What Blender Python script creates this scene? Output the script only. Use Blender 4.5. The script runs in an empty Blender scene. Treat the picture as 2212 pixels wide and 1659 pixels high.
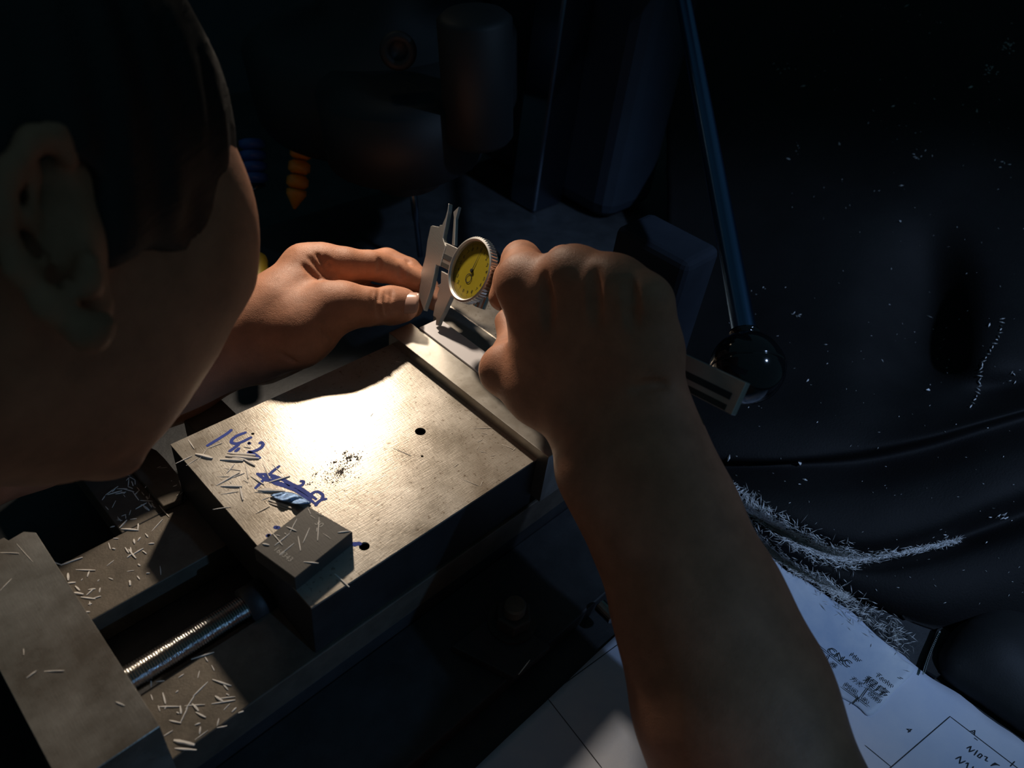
import bpy, bmesh, math, random
import numpy as np
from mathutils import Vector, Matrix

random.seed(7)
rng = np.random.default_rng(7)
sc = bpy.context.scene
C = sc.collection

# ------------------------------------------------------------------ camera
# World axes: X along the vise, Y across it, Z up.  FLOOR is z = 0, the top of
# the vise's movable jaw is z = ZP.  Camera stands CH above that plane.
ZP, CH = 1.15, 0.305
F, CX, CY = 1642.74, 1106.0, 829.5
R = np.array([[0.70472823, 0.39360919, -0.59027953],
              [-0.70042261, 0.51848368, -0.49049244],
              [0.11298797, 0.759109, 0.64108287]])
CAM = np.array([0.0, 0.0, ZP + CH])


def c2w(v):
    return R @ np.asarray(v, float) + CAM


def ray(px, py):
    return R @ np.array([(px - CX) / F, (CY - py) / F, -1.0])


def P(px, py, h=0.0):
    "point of the horizontal plane h above the jaw top seen at a photo position"
    r = ray(px, py)
    t = (h - CH) / r[2]
    return CAM + r * t


def J(px, py, z):
    "camera-space point at depth z"
    return np.array([(px - CX) / F * z, (CY - py) / F * z, -z])


def D(px, py, z):
    return c2w(J(px, py, z))


cam_d = bpy.data.cameras.new('camera')
cam = bpy.data.objects.new('camera', cam_d)
C.objects.link(cam)
m = np.eye(4)
m[:3, :3] = R
m[:3, 3] = CAM
cam.matrix_world = Matrix(m.tolist())
cam_d.sensor_width = 36.0
cam_d.lens = 36.0 * F / 2212.0
cam_d.clip_start = 0.005
cam_d.clip_end = 50
cam_d.dof.use_dof = True
cam_d.dof.focus_distance = 0.445
cam_d.dof.aperture_fstop = 9.5
sc.camera = cam

# ------------------------------------------------------------------ light
sc.view_settings.view_transform = 'Standard'
sc.view_settings.look = 'None'
sc.view_settings.exposure = 0.0
sc.view_settings.gamma = 1.0
sc.view_settings.use_curve_mapping = False
w = bpy.data.worlds.new('dim_workshop')
sc.world = w
w.use_nodes = True
w.node_tree.nodes['Background'].inputs[0].default_value = (0.32, 0.78, 0.98, 1)
w.node_tree.nodes['Background'].inputs[1].default_value = 0.042

LAMP = np.array([0.350, 0.533, ZP + 0.257])
LAMP_AIM = P(640, 980)


def spot(name, loc, aim, power, col, size, angle, blend):
    d = bpy.data.lights.new(name, 'SPOT')
    d.energy = power
    d.color = col
    d.shadow_soft_size = size
    d.spot_size = math.radians(angle)
    d.spot_blend = blend
    o = bpy.data.objects.new(name, d)
    C.objects.link(o)
    o.location = Vector(loc)
    o.rotation_euler = (Vector(aim) - Vector(loc)).to_track_quat('-Z', 'Y').to_euler()
    return o


spot('machine_lamp_light', LAMP, LAMP_AIM, 7.0, (1.0, 0.84, 0.67), 0.013, 60, 0.7)
WIN = c2w((1.07, 0.46, 0.70))
spot('workshop_light', WIN, D(2400, 740, 0.46), 56.0, (0.42, 0.61, 1.0), 0.03, 26, 1.0)
spot('screw_fill_light', (0.25, -1.0, ZP + 0.52), (0.10, 0.195, ZP - 0.04), 9.0, (0.25, 0.55, 1.0), 0.014, 12, 1.0)  # added blue fill for the lead screw and near faces, no actual window


spot('rod_fill_light', c2w((1.05, 0.56, 0.66)), D(1530, 180, 0.56), 30.0, (0.40, 0.62, 1.0), 0.03, 14, 1.0)  # added narrow fill that brings out the lever rod, no actual fixture

# ------------------------------------------------------------------ helpers
def inp(n, k, v):
    if k in n.inputs:
        n.inputs[k].default_value = v


def mat(name, col, rough=0.5, metal=0.0, noise=0.0, nscale=40, bump=0.0, bscale=200,
        rvar=0.0, col2=None, sss=0.0, stretch=None, spec=None, coat=0.0, aniso=0.0):
    m = bpy.data.materials.new(name)
    m.use_nodes = True
    nt = m.node_tree
    b = nt.nodes['Principled BSDF']
    inp(b, 'Base Color', (*col, 1))
    inp(b, 'Roughness', rough)
    inp(b, 'Metallic', metal)
    if spec is not None:
        inp(b, 'Specular IOR Level', spec)
    if coat:
        inp(b, 'Coat Weight', coat)
        inp(b, 'Coat Roughness', 0.08)
    if sss:
        inp(b, 'Subsurface Weight', sss)
        inp(b, 'Subsurface Radius', (0.012, 0.004, 0.002))
        inp(b, 'Subsurface Scale', 0.5)
    tc = nt.nodes.new('ShaderNodeTexCoord')
    vec = tc.outputs['Object']
    if stretch:
        mp = nt.nodes.new('ShaderNodeMapping')
        mp.inputs['Scale'].default_value = stretch
        nt.links.new(vec, mp.inputs['Vector'])
        vec = mp.outputs['Vector']
    if noise or rvar:
        n = nt.nodes.new('ShaderNodeTexNoise')
        n.inputs['Scale'].default_value = nscale
        n.inputs['Detail'].default_value = 8
        n.inputs['Roughness'].default_value = 0.65
        nt.links.new(vec, n.inputs['Vector'])
        if noise:
            r = nt.nodes.new('ShaderNodeValToRGB')
            r.color_ramp.elements[0].position = 0.35
            r.color_ramp.elements[1].position = 0.68
            c2 = col2 if col2 else tuple(c * (1 - noise) for c in col)
            r.color_ramp.elements[0].color = (*c2, 1)
            r.color_ramp.elements[1].color = (*col, 1)
            nt.links.new(n.outputs['Fac'], r.inputs['Fac'])
            nt.links.new(r.outputs['Color'], b.inputs['Base Color'])
        if rvar:
            mr = nt.nodes.new('ShaderNodeMapRange')
            mr.inputs['From Min'].default_value = 0.3
            mr.inputs['From Max'].default_value = 0.7
            mr.inputs['To Min'].default_value = rough - rvar
            mr.inputs['To Max'].default_value = rough + rvar
            nt.links.new(n.outputs['Fac'], mr.inputs['Value'])
            nt.links.new(mr.outputs['Result'], b.inputs['Roughness'])
    if bump:
        n2 = nt.nodes.new('ShaderNodeTexNoise')
        n2.inputs['Scale'].default_value = bscale
        n2.inputs['Detail'].default_value = 6
        n2.inputs['Roughness'].default_value = 0.7
        nt.links.new(vec, n2.inputs['Vector'])
        bp = nt.nodes.new('ShaderNodeBump')
        bp.inputs['Strength'].default_value = bump
        bp.inputs['Distance'].default_value = 0.0006
        nt.links.new(n2.outputs['Fac'], bp.inputs['Height'])
        nt.links.new(bp.outputs['Normal'], b.inputs['Normal'])
    return m


def skin_mat():
    m = mat('skin', (0.53, 0.245, 0.145), rough=0.55, spec=0.3, noise=0.28, nscale=60, sss=0.04)
    nt = m.node_tree
    b = nt.nodes['Principled BSDF']
    tc = nt.nodes.new('ShaderNodeTexCoord')
    v = nt.nodes.new('ShaderNodeTexVoronoi')
    v.feature = 'DISTANCE_TO_EDGE'
    v.inputs['Scale'].default_value = 900
    n = nt.nodes.new('ShaderNodeTexNoise')
    n.inputs['Scale'].default_value = 260
    n.inputs['Detail'].default_value = 5
    mp = nt.nodes.new('ShaderNodeMapping')
    mp.inputs['Scale'].default_value = (1, 1.8, 0.7)
    nt.links.new(tc.outputs['Object'], mp.inputs['Vector'])
    nt.links.new(mp.outputs['Vector'], v.inputs['Vector'])
    nt.links.new(tc.outputs['Object'], n.inputs['Vector'])
    mx = nt.nodes.new('ShaderNodeMath')
    mx.operation = 'MULTIPLY_ADD'
    mx.inputs[1].default_value = 0.9
    nt.links.new(v.outputs['Distance'], mx.inputs[0])
    nt.links.new(n.outputs['Fac'], mx.inputs[2])
    bp = nt.nodes.new('ShaderNodeBump')
    bp.inputs['Strength'].default_value = 0.30
    bp.inputs['Distance'].default_value = 0.0007
    nt.links.new(mx.outputs[0], bp.inputs['Height'])
    nt.links.new(bp.outputs['Normal'], b.inputs['Normal'])
    return m


def plate_mat(name, col, rough, grime=0.35, scratch=0.5, metal=0.9, speck=0.8):
    "ground steel with oxide mottling, dark pits and fine scratches"
    m = mat(name, col, rough=rough, metal=metal, noise=grime, nscale=28, rvar=0.06,
            col2=tuple(c * (1 - grime) * k for c, k in zip(col, (1.0, 0.93, 0.84))))
    nt = m.node_tree
    b = nt.nodes['Principled BSDF']
    src = b.inputs['Base Color'].links[0].from_socket
    tc = nt.nodes.new('ShaderNodeTexCoord')
    # specks
    v = nt.nodes.new('ShaderNodeTexNoise')
    v.inputs['Scale'].default_value = 420
    v.inputs['Detail'].default_value = 3
    nt.links.new(tc.outputs['Object'], v.inputs['Vector'])
    r = nt.nodes.new('ShaderNodeValToRGB')
    r.color_ramp.elements[0].position = 0.27
    r.color_ramp.elements[0].color = (0.30, 0.22, 0.15, 1)
    r.color_ramp.elements[1].position = 0.40
    r.color_ramp.elements[1].color = (1, 1, 1, 1)
    nt.links.new(v.outputs['Fac'], r.inputs['Fac'])
    mx = nt.nodes.new('ShaderNodeMixRGB')
    mx.blend_type = 'MULTIPLY'
    mx.inputs[0].default_value = speck
    nt.links.new(src, mx.inputs[1])
    nt.links.new(r.outputs['Color'], mx.inputs[2])
    nt.links.new(mx.outputs[0], b.inputs['Base Color'])
    # two scratch directions
    hs = []
    for rot, s in ((0.7, (160, 1500, 400)), (-0.5, (1500, 220, 400))):
        mp = nt.nodes.new('ShaderNodeMapping')
        mp.inputs['Rotation'].default_value = (0, 0, rot)
        mp.inputs['Scale'].default_value = s
        nt.links.new(tc.outputs['Object'], mp.inputs['Vector'])
        n = nt.nodes.new('ShaderNodeTexNoise')
        n.inputs['Scale'].default_value = 1.0
        n.inputs['Detail'].default_value = 4
        nt.links.new(mp.outputs['Vector'], n.inputs['Vector'])
        hs.append(n)
    ad = nt.nodes.new('ShaderNodeMath')
    nt.links.new(hs[0].outputs['Fac'], ad.inputs[0])
    nt.links.new(hs[1].outputs['Fac'], ad.inputs[1])
    bp = nt.nodes.new('ShaderNodeBump')
    bp.inputs['Strength'].default_value = scratch
    bp.inputs['Distance'].default_value = 0.00012
    nt.links.new(ad.outputs[0], bp.inputs['Height'])
    nt.links.new(bp.outputs['Normal'], b.inputs['Normal'])
    return m


M = {}
M['plate'] = plate_mat('worn_ground_steel', (0.46, 0.42, 0.365), 0.31, 0.3, 0.4, 0.5)
M['jaw'] = plate_mat('fine_ground_steel', (0.52, 0.50, 0.46), 0.32, 0.2, 0.2, 0.85, 0.2)
M['block'] = plate_mat('dark_gauge_steel', (0.05, 0.047, 0.042), 0.55, 0.3, 0.3, 0.2, 0.2)
M['bar'] = plate_mat('dull_plate_steel', (0.42, 0.405, 0.37), 0.30, 0.45, 0.4, 0.55, 0.15)
M['jawside'] = mat('dark_jaw_side', (0.030, 0.032, 0.034), 0.45, 0.2, 0.4, 50, 0.3, 300)  # jaw body below the top plate, coloured darker than the ground top
M['rail'] = mat('oily_brown_iron', (0.165, 0.14, 0.11), 0.55, 0.5, 0.4, 60, 0.3, 500)
M['cast'] = mat('dark_cast_iron', (0.045, 0.047, 0.05), 0.55, 0.3, 0.4, 50, 0.4, 300)
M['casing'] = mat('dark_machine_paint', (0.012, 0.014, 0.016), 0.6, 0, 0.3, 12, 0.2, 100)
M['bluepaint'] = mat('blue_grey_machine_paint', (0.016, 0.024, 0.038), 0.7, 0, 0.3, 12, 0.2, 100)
M['floor'] = mat('workshop_concrete', (0.06, 0.06, 0.06), 0.8, 0, 0.4, 8, 0.3, 60)
M['wall'] = mat('workshop_wall', (0.10, 0.11, 0.12), 0.9, 0, 0.2, 4)
M['screw'] = mat('oiled_screw_steel', (0.42, 0.40, 0.38), 0.12, 1.0, 0.3, 200, 0.2, 900)
M['bright'] = mat('satin_caliper_steel', (0.60, 0.58, 0.55), 0.42, 1.0, 0.12, 300, 0.25, 6, stretch=(30, 30, 400))
M['chrome'] = mat('polished_chrome', (0.72, 0.71, 0.70), 0.20, 1.0)
M['dial'] = mat('yellow_dial_face', (0.42, 0.33, 0.012), 0.45, 0, 0.12, 30)
M['glass'] = None
M['ink'] = mat('black_print', (0.012, 0.012, 0.014), 0.6)
M['bluepen'] = mat('blue_marker_ink', (0.018, 0.055, 0.38), 0.6, 0, 0.25, 300, spec=0.2)
M['bluefoil'] = mat('crumpled_blue_film', (0.22, 0.36, 0.62), 0.28, 0.6, 0.3, 200, 0.8, 400)
M['engrave'] = mat('pale_engraving', (0.34, 0.32, 0.28), 0.5)
M['chip'] = mat('silvery_swarf', (0.88, 0.82, 0.74), 0.5, 0.0, 0.15, 300, 0.3, 800)
M['crumb'] = mat('dark_grime', (0.05, 0.038, 0.03), 0.8)
M['white'] = mat('white_plastic', (0.66, 0.63, 0.64), 0.42)
M['skin'] = skin_mat()
M['nail'] = mat('fingernail', (0.62, 0.38, 0.30), 0.22, coat=0.3)
M['hair'] = mat('black_hair', (0.006, 0.005, 0.005), 0.5, 0, 0, 40, 1.0, 60, stretch=(1, 1, 8))
M['shirt'] = mat('dark_shirt', (0.02, 0.022, 0.03), 0.9, 0, 0.2, 60, 0.3, 500)
M['trouser'] = mat('dark_trousers', (0.02, 0.02, 0.025), 0.9)
M['shoe'] = mat('black_shoe', (0.01, 0.01, 0.01), 0.5)
M['bakelite'] = mat('black_bakelite', (0.006, 0.006, 0.007), 0.09, spec=0.6)
M['rod'] = mat('blued_steel_rod', (0.20, 0.24, 0.30), 0.27, 1.0)
M['cloth'] = mat('black_oilcloth', (0.009, 0.0085, 0.0085), 0.68, 0, 0.4, 18, 0.6, 700, spec=0.2)
M['bag'] = mat('black_nylon', (0.006, 0.006, 0.006), 0.7, bump=0.3, bscale=900)
M['paper'] = mat('stained_paper', (0.72, 0.72, 0.76), 0.75, 0, 1, 9, 0.2, 200, col2=(0.50, 0.56, 0.70))
M['paper2'] = mat('oily_paper', (0.66, 0.68, 0.72), 0.6, 0, 1, 14, 0.2, 200, col2=(0.36, 0.44, 0.58))
M['swarf'] = mat('grey_white_swarf', (0.75, 0.74, 0.72), 0.55, 0, 0.2, 300)
M['yellow'] = mat('yellow_plastic', (0.50, 0.36, 0.04), 0.45)
M['orange'] = mat('orange_plastic', (0.85, 0.28, 0.02), 0.4)
M['bluehose'] = mat('blue_plastic', (0.03, 0.10, 0.35), 0.4)
M['zip'] = mat('metal_zip_teeth', (0.5, 0.55, 0.55), 0.4, 0.8)
M['lampshell'] = mat('lamp_shell', (0.10, 0.10, 0.10), 0.5, 0.2)
g = bpy.data.materials.new('clear_crystal')
g.use_nodes = True
gb = g.node_tree.nodes['Principled BSDF']
inp(gb, 'Base Color', (1, 1, 1, 1))
inp(gb, 'Roughness', 0.03)
inp(gb, 'Transmission Weight', 1.0)
inp(gb, 'IOR', 1.12)
M['glass'] = g
nt = g.node_tree
nt.nodes.clear()
o_ = nt.nodes.new('ShaderNodeOutputMaterial')
mx = nt.nodes.new('ShaderNodeMixShader')
tr = nt.nodes.new('ShaderNodeBsdfTransparent')
gl = nt.nodes.new('ShaderNodeBsdfGlossy')
gl.inputs['Roughness'].default_value = 0.05
mx.inputs[0].default_value = 0.06
nt.links.new(tr.outputs[0], mx.inputs[1])
nt.links.new(gl.outputs[0], mx.inputs[2])
nt.links.new(mx.outputs[0], o_.inputs[0])
le = bpy.data.materials.new('glowing_bulb')
le.use_nodes = True
eb = le.node_tree.nodes['Principled BSDF']
inp(eb, 'Emission Color', (1, 0.82, 0.6, 1))
inp(eb, 'Emission Strength', 6)
M['bulb'] = le


def tag(o, label=None, cat=None, group=None, kind=None):
    if label:
        o['label'] = label
    if cat:
        o['category'] = cat
    if group:
        o['group'] = group
    if kind:
        o['kind'] = kind
    return o


def link(name, me, material=None, parent=None, smooth=False):
    if material is not None:
        me.materials.clear()
        me.materials.append(material)
    if smooth:
        me.polygons.foreach_set('use_smooth', [True] * len(me.polygons))
    o = bpy.data.objects.new(name, me)
    C.objects.link(o)
    if parent is not None:
        o.parent = parent
        o.matrix_parent_inverse = Matrix.Translation(-Vector(parent.location))
    return o


def empty(name, loc, label, cat, group=None):
    o = bpy.data.objects.new(name, None)
    o.empty_display_size = 0.01
    C.objects.link(o)
    o.location = Vector(loc)
    return tag(o, label, cat, group)


def obj(name, bm, material, parent=None, smooth=False):
    bmesh.ops.recalc_face_normals(bm, faces=bm.faces[:])
    me = bpy.data.meshes.new(name)
    bm.to_mesh(me)
    bm.free()
    return link(name, me, material, parent, smooth)


def bev(o, wdt=0.001, seg=2, ang=35):
    md = o.modifiers.new('bevel', 'BEVEL')
    md.width = wdt
    md.segments = seg
    md.limit_method = 'ANGLE'
    md.angle_limit = math.radians(ang)
    return o


def prism(bm, poly, z0, z1):
    "poly: list of (x, y) in world; vertical prism"
    a = [bm.verts.new((p[0], p[1], z0)) for p in poly]
    b = [bm.verts.new((p[0], p[1], z1)) for p in poly]
    n = len(poly)
    bm.faces.new(a[::-1])
    bm.faces.new(b)
    for i in range(n):
        bm.faces.new((a[i], a[(i + 1) % n], b[(i + 1) % n], b[i]))


def box(bm, x0, x1, y0, y1, z0, z1):
    prism(bm, [(x0, y0), (x1, y0), (x1, y1), (x0, y1)], z0, z1)


def frame(a, b):
    d = np.array(b, float) - np.array(a, float)
    L = np.linalg.norm(d)
    w_ = d / L
    t = np.array([0, 0, 1.0]) if abs(w_[2]) < 0.9 else np.array([1.0, 0, 0])
    u = np.cross(t, w_)
    u /= np.linalg.norm(u)
    v = np.cross(w_, u)
    return u, v, w_, L


def lathe(bm, a, b, prof, n=32, phase=0.0):
    "profile [(t along a->b in metres, radius)] swept about the axis a->b"
    u, v, w_, L = frame(a, b)
    a = np.array(a, float)
    rings = []
    for t, r in prof:
        if r < 1e-7:
            rings.append([bm.verts.new(a + w_ * t)])
        else:
            rings.append([bm.verts.new(a + w_ * t + r * (math.cos(2 * math.pi * k / n + phase) * u + math.sin(2 * math.pi * k / n + phase) * v)) for k in range(n)])
    for p, q in zip(rings[:-1], rings[1:]):
        if len(p) == 1 and len(q) == 1:
            continue
        for k in range(n):
            k2 = (k + 1) % n
            if len(p) == 1:
                bm.faces.new((p[0], q[k], q[k2]))
            elif len(q) == 1:
                bm.faces.new((p[k], q[0], p[k2]))
            else:
                bm.faces.new((p[k], q[k], q[k2], p[k2]))
    if len(rings[0]) > 1:
        bm.faces.new(rings[0][::-1])
    if len(rings[-1]) > 1:
        bm.faces.new(rings[-1])


def rod(bm, a, b, r, n=24, r2=None):
    L = float(np.linalg.norm(np.array(b) - np.array(a)))
    lathe(bm, a, b, [(0, r), (L, r if r2 is None else r2)], n)


def plane_frame_prism(bm, pts, normal, th):
    "closed outline of 3-D points extruded by th along -normal"
    nrm = np.array(normal)
    a = [bm.verts.new(p) for p in pts]
    b = [bm.verts.new(np.array(p) - nrm * th) for p in pts]
    n = len(pts)
    bm.faces.new(a)
    bm.faces.new(b[::-1])
    for i in range(n):
        bm.faces.new((a[i], b[i], b[(i + 1) % n], a[(i + 1) % n]))


def text_mesh(s, size, origin, ux, uy, nrm, depth=0.00006, align='CENTER', shear=0.0, thin=0.0):
    "lettering as real thin geometry: returns a mesh laid in the plane (ux, uy)"
    cu = bpy.data.curves.new('lettering', 'FONT')
    cu.body = s
    cu.size = size
    cu.align_x = align
    cu.align_y = 'CENTER'
    cu.extrude = depth
    cu.shear = shear
    cu.offset = thin
    cu.resolution_u = 3
    t = bpy.data.objects.new('lettering', cu)
    C.objects.link(t)
    dg = bpy.context.evaluated_depsgraph_get()
    dg.update()
    me = bpy.data.meshes.new_from_object(t.evaluated_get(dg))
    bpy.data.objects.remove(t)
    bpy.data.curves.remove(cu)
    ux, uy, nrm = (Vector(k).normalized() for k in (ux, uy, nrm))
    mm = Matrix(((ux.x, uy.x, nrm.x, origin[0]), (ux.y, uy.y, nrm.y, origin[1]),
                 (ux.z, uy.z, nrm.z, origin[2]), (0, 0, 0, 1)))
    me.transform(mm)
    return me


def add_me(bm, me):
    bm.from_mesh(me)
    bpy.data.meshes.remove(me)


def ribbon(bm, pts, wd, up=(0, 0, 1), th=0.00008):
    "flat stroke of ink through world points"
    up = np.array(up, float)
    pts = [np.array(p, float) for p in pts]
    L, Rr = [], []
    for i, p in enumerate(pts):
        a = pts[max(i - 1, 0)]
        b = pts[min(i + 1, len(pts) - 1)]
        t = b - a
        t /= np.linalg.norm(t) + 1e-12
        s = np.cross(up, t)
        s /= np.linalg.norm(s)
        k = wd * (0.62 if i in (0, len(pts) - 1) else 1.0) / 2
        L.append(bm.verts.new(p + s * k + up * th))
        Rr.append(bm.verts.new(p - s * k + up * th))
    for i in range(len(pts) - 1):
        bm.faces.new((L[i], Rr[i], Rr[i + 1], L[i + 1]))


def smooth_pts(pts, n=5):
    pts = [np.array(p, float) for p in pts]
    q = [pts[0]] + pts + [pts[-1]]
    out = []
    for i in range(1, len(q) - 2):
        for k in range(n):
            t = k / n
            p0, p1, p2, p3 = q[i - 1], q[i], q[i + 1], q[i + 2]
            out.append(0.5 * ((2 * p1) + (-p0 + p2) * t + (2 * p0 - 5 * p1 + 4 * p2 - p3) * t * t + (-p0 + 3 * p1 - 3 * p2 + p3) * t ** 3))
    out.append(pts[-1])
    return out


# ------------------------------------------------------------------ implicit surfaces
class Field:
    def __init__(s, lo, hi, res):
        s.lo = np.array(lo, float)
        s.res = res
        s.n = np.ceil((np.array(hi) - s.lo) / res).astype(int) + 1
        s.d = np.full(s.n, 1.0, np.float32)
        s.ax = [s.lo[i] + res * np.arange(s.n[i]) for i in range(3)]

    def _win(s, lo, hi):
        a = np.clip(np.floor((lo - s.lo) / s.res).astype(int), 0, s.n)
        b = np.clip(np.ceil((hi - s.lo) / s.res).astype(int) + 1, 0, s.n)
        return tuple(slice(i, j) for i, j in zip(a, b))

    def grid(s, sl):
        return np.meshgrid(s.ax[0][sl[0]], s.ax[1][sl[1]], s.ax[2][sl[2]], indexing='ij', sparse=True)

    def cone(s, a, b, ra, rb, k=0.004, sub=False, flat=None):
        a = np.array(a, float)
        b = np.array(b, float)
        mg = max(ra, rb) + 2 * k + 3 * s.res
        sl = s._win(np.minimum(a, b) - mg, np.maximum(a, b) + mg)
        if any(q.stop <= q.start for q in sl):
            return
        X, Y, Z = s.grid(sl)
        ab = b - a
        L2 = ab @ ab + 1e-12
        t = np.clip(((X - a[0]) * ab[0] + (Y - a[1]) * ab[1] + (Z - a[2]) * ab[2]) / L2, 0, 1)
        d = np.sqrt((X - a[0] - t * ab[0]) ** 2 + (Y - a[1] - t * ab[1]) ** 2 + (Z - a[2] - t * ab[2]) ** 2) - (ra + (rb - ra) * t)
        s._mix(sl, d, k, sub)

    def ell(s, c, axes, rad, k=0.004, sub=False):
        "ellipsoid; axes rows are unit vectors"
        c = np.array(c, float)
        axes = np.array(axes, float)
        rad = np.array(rad, float)
        mg = rad.max() + 2 * k + 3 * s.res
        sl = s._win(c - mg, c + mg)
        X, Y, Z = s.grid(sl)
        q = []
        for i in range(3):
            q.append((X - c[0]) * axes[i][0] + (Y - c[1]) * axes[i][1] + (Z - c[2]) * axes[i][2])
        k0 = np.sqrt(sum((q[i] / rad[i]) ** 2 for i in range(3)))
        k1 = np.sqrt(sum((q[i] / rad[i] ** 2) ** 2 for i in range(3))) + 1e-9
        s._mix(sl, k0 * (k0 - 1) / k1, k, sub)

    def _mix(s, sl, d, k, sub):
        o = s.d[sl]
        d = d.astype(np.float32)
        if sub:
            d = -d
            h = np.maximum(k - np.abs(o - d), 0) / k
            s.d[sl] = np.maximum(o, d) + h * h * k / 4
        else:
            h = np.maximum(k - np.abs(o - d), 0) / k
            s.d[sl] = np.minimum(o, d) - h * h * k / 4

    zmap = None

    def chain(s, pts, k=0.004, sub=False):
        "pts: (px, py, depth, radius in px)"
        if s.zmap:
            pts = [(p[0], p[1], s.zmap(p), p[3]) for p in pts]
        for p, q in zip(pts[:-1], pts[1:]):
            s.cone(J(*p[:3]), J(*q[:3]), p[3] * p[2] / F, q[3] * q[2] / F, k, sub)

    def surf(s, px, py, z0=0.15):
        "depth at which the sight line at (px, py) first enters the solid"
        zs = np.arange(z0, z0 + 0.40, s.res * 0.4)
        pts = np.stack([(px - CX) / F * zs, (CY - py) / F * zs, -zs], 1)
        ii = np.round((pts - s.lo) / s.res).astype(int)
        ok = ((ii >= 0) & (ii < s.n)).all(1)
        for z, q, o_ in zip(zs, ii, ok):
            if o_ and s.d[tuple(q)] < 0:
                return z
        return None

    def groove(s, line, r, k=0.0022, z0=0.15):
        "shallow crease following the visible surface"
        pts = []
        for (xa, ya), (xb, yb) in zip(line[:-1], line[1:]):
            for t in (0, 0.25, 0.5, 0.75):
                pts.append((xa + (xb - xa) * t, ya + (yb - ya) * t))
        pts.append(line[-1])
        q = []
        for x, y in pts:
            z = s.surf(x, y, z0)
            q.append(None if z is None else J(x, y, z - r * 0.35))
        for i, (a, b) in enumerate(zip(q[:-1], q[1:])):
            if a is not None and b is not None:
                e = min(i + 1, len(q) - 1 - i) / (len(q) / 2)
                rr = r * min(1.0, 0.35 + e)
                s.cone(a, b, rr, rr, k, True)

    def merge(s, other, k):
        h = np.maximum(k - np.abs(s.d - other.d), 0) / k
        s.d = np.minimum(s.d, other.d) - h * h * k / 4

    def mesh(s):
        "surface nets -> (verts in camera space, quads)"
        d = s.d
        ins = d < 0
        c = np.zeros(tuple(s.n - 1), np.int8)
        for i in (0, 1):
            for j in (0, 1):
                for k in (0, 1):
                    c += ins[i:s.n[0] - 1 + i, j:s.n[1] - 1 + j, k:s.n[2] - 1 + k]
        act = (c > 0) & (c < 8)
        idx = np.full(act.shape, -1, np.int64)
        cells = np.argwhere(act)
        idx[act] = np.arange(len(cells))
        acc = np.zeros((len(cells), 3))
        cnt = np.zeros(len(cells))
        x, y, z = cells.T
        corners = [(i, j, k) for i in (0, 1) for j in (0, 1) for k in (0, 1)]
        val = {q: d[x + q[0], y + q[1], z + q[2]] for q in corners}
        for q in corners:
            for ax in range(3):
                if q[ax] == 0:
                    r = list(q)
                    r[ax] = 1
                    r = tuple(r)
                    a, b = val[q], val[r]
                    mk = (a < 0) != (b < 0)
                    t = np.where(mk, a / np.where(mk, a - b, 1), 0)
                    p = np.tile(np.array(q, float), (len(cells), 1))
                    p[:, ax] += t
                    acc[mk] += p[mk]
                    cnt[mk] += 1
        V = s.lo + (cells + acc / cnt[:, None]) * s.res
        quads = []
        for ax in range(3):
            sl0 = [slice(1, -1)] * 3
            sl0[ax] = slice(0, -1)
            sl1 = list(sl0)
            sl1[ax] = slice(1, None)
            a = ins[tuple(sl0)]
            b = ins[tuple(sl1)]
            e = np.argwhere(a != b)
            off = np.array([1, 1, 1])
            off[ax] = 0
            e = e + off
            flip = a[a != b]
            o1, o2 = [(1, 2), (2, 0), (0, 1)][ax]
            q = []
            for da, db in ((0, 0), (-1, 0), (-1, -1), (0, -1)):
                r = e.copy()
                r[:, o1] += da
                r[:, o2] += db
                q.append(idx[r[:, 0], r[:, 1], r[:, 2]])
            q = np.stack(q, 1)
            q[~flip] = q[~flip][:, ::-1]
            quads.append(q)
        Q = np.concatenate(quads)
        Q = Q[(Q >= 0).all(1)]
        return V, Q


def mesh_from(parts, name):
    "parts: list of (V camera space, Q)"
    Vs, Qs, o = [], [], 0
    for V, Q in parts:
        Vs.append(V @ R.T + CAM)
        Qs.append(Q + o)
        o += len(V)
    V = np.concatenate(Vs)
    Q = np.concatenate(Qs)
    me = bpy.data.meshes.new(name)
    me.vertices.add(len(V))
    me.vertices.foreach_set('co', V.astype(np.float32).ravel())
    me.loops.add(Q.size)
    me.loops.foreach_set('vertex_index', Q.astype(np.int32).ravel())
    me.polygons.add(len(Q))
    me.polygons.foreach_set('loop_start', np.arange(0, Q.size, 4, dtype=np.int32))
    me.polygons.foreach_set('use_smooth', [True] * len(Q))
    me.update()
    me.validate()
    return me


# ------------------------------------------------------------------ room
bm = bmesh.new()
box(bm, -2.5, 3.5, -2.5, 3.5, -0.1, 0)
tag(obj('floor', bm, M['floor']), kind='structure')
bm = bmesh.new()
box(bm, 3.5, 3.6, -2.5, 3.6, 0, 2.8)
tag(obj('wall_right', bm, M['wall']), kind='structure')
bm = bmesh.new()
box(bm, -2.5, 3.5, 3.5, 3.6, 0, 2.8)
tag(obj('wall_back', bm, M['wall']), kind='structure')

# ------------------------------------------------------------------ machine table
TH = -0.085          # table height under the jaw top
bm = bmesh.new()
box(bm, -0.09, 0.98, -0.30, 0.62, ZP + TH - 0.07, ZP + TH)
tb = bev(obj('milling_machine_table', bm, M['cast']), 0.003)
tag(tb, 'dark cast iron machine table the vise is bolted to', 'table')
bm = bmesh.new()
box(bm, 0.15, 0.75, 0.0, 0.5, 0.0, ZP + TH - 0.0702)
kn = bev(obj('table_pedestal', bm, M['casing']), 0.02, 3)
tag(kn, 'dark painted pedestal casting under the machine table', 'pedestal')

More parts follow.
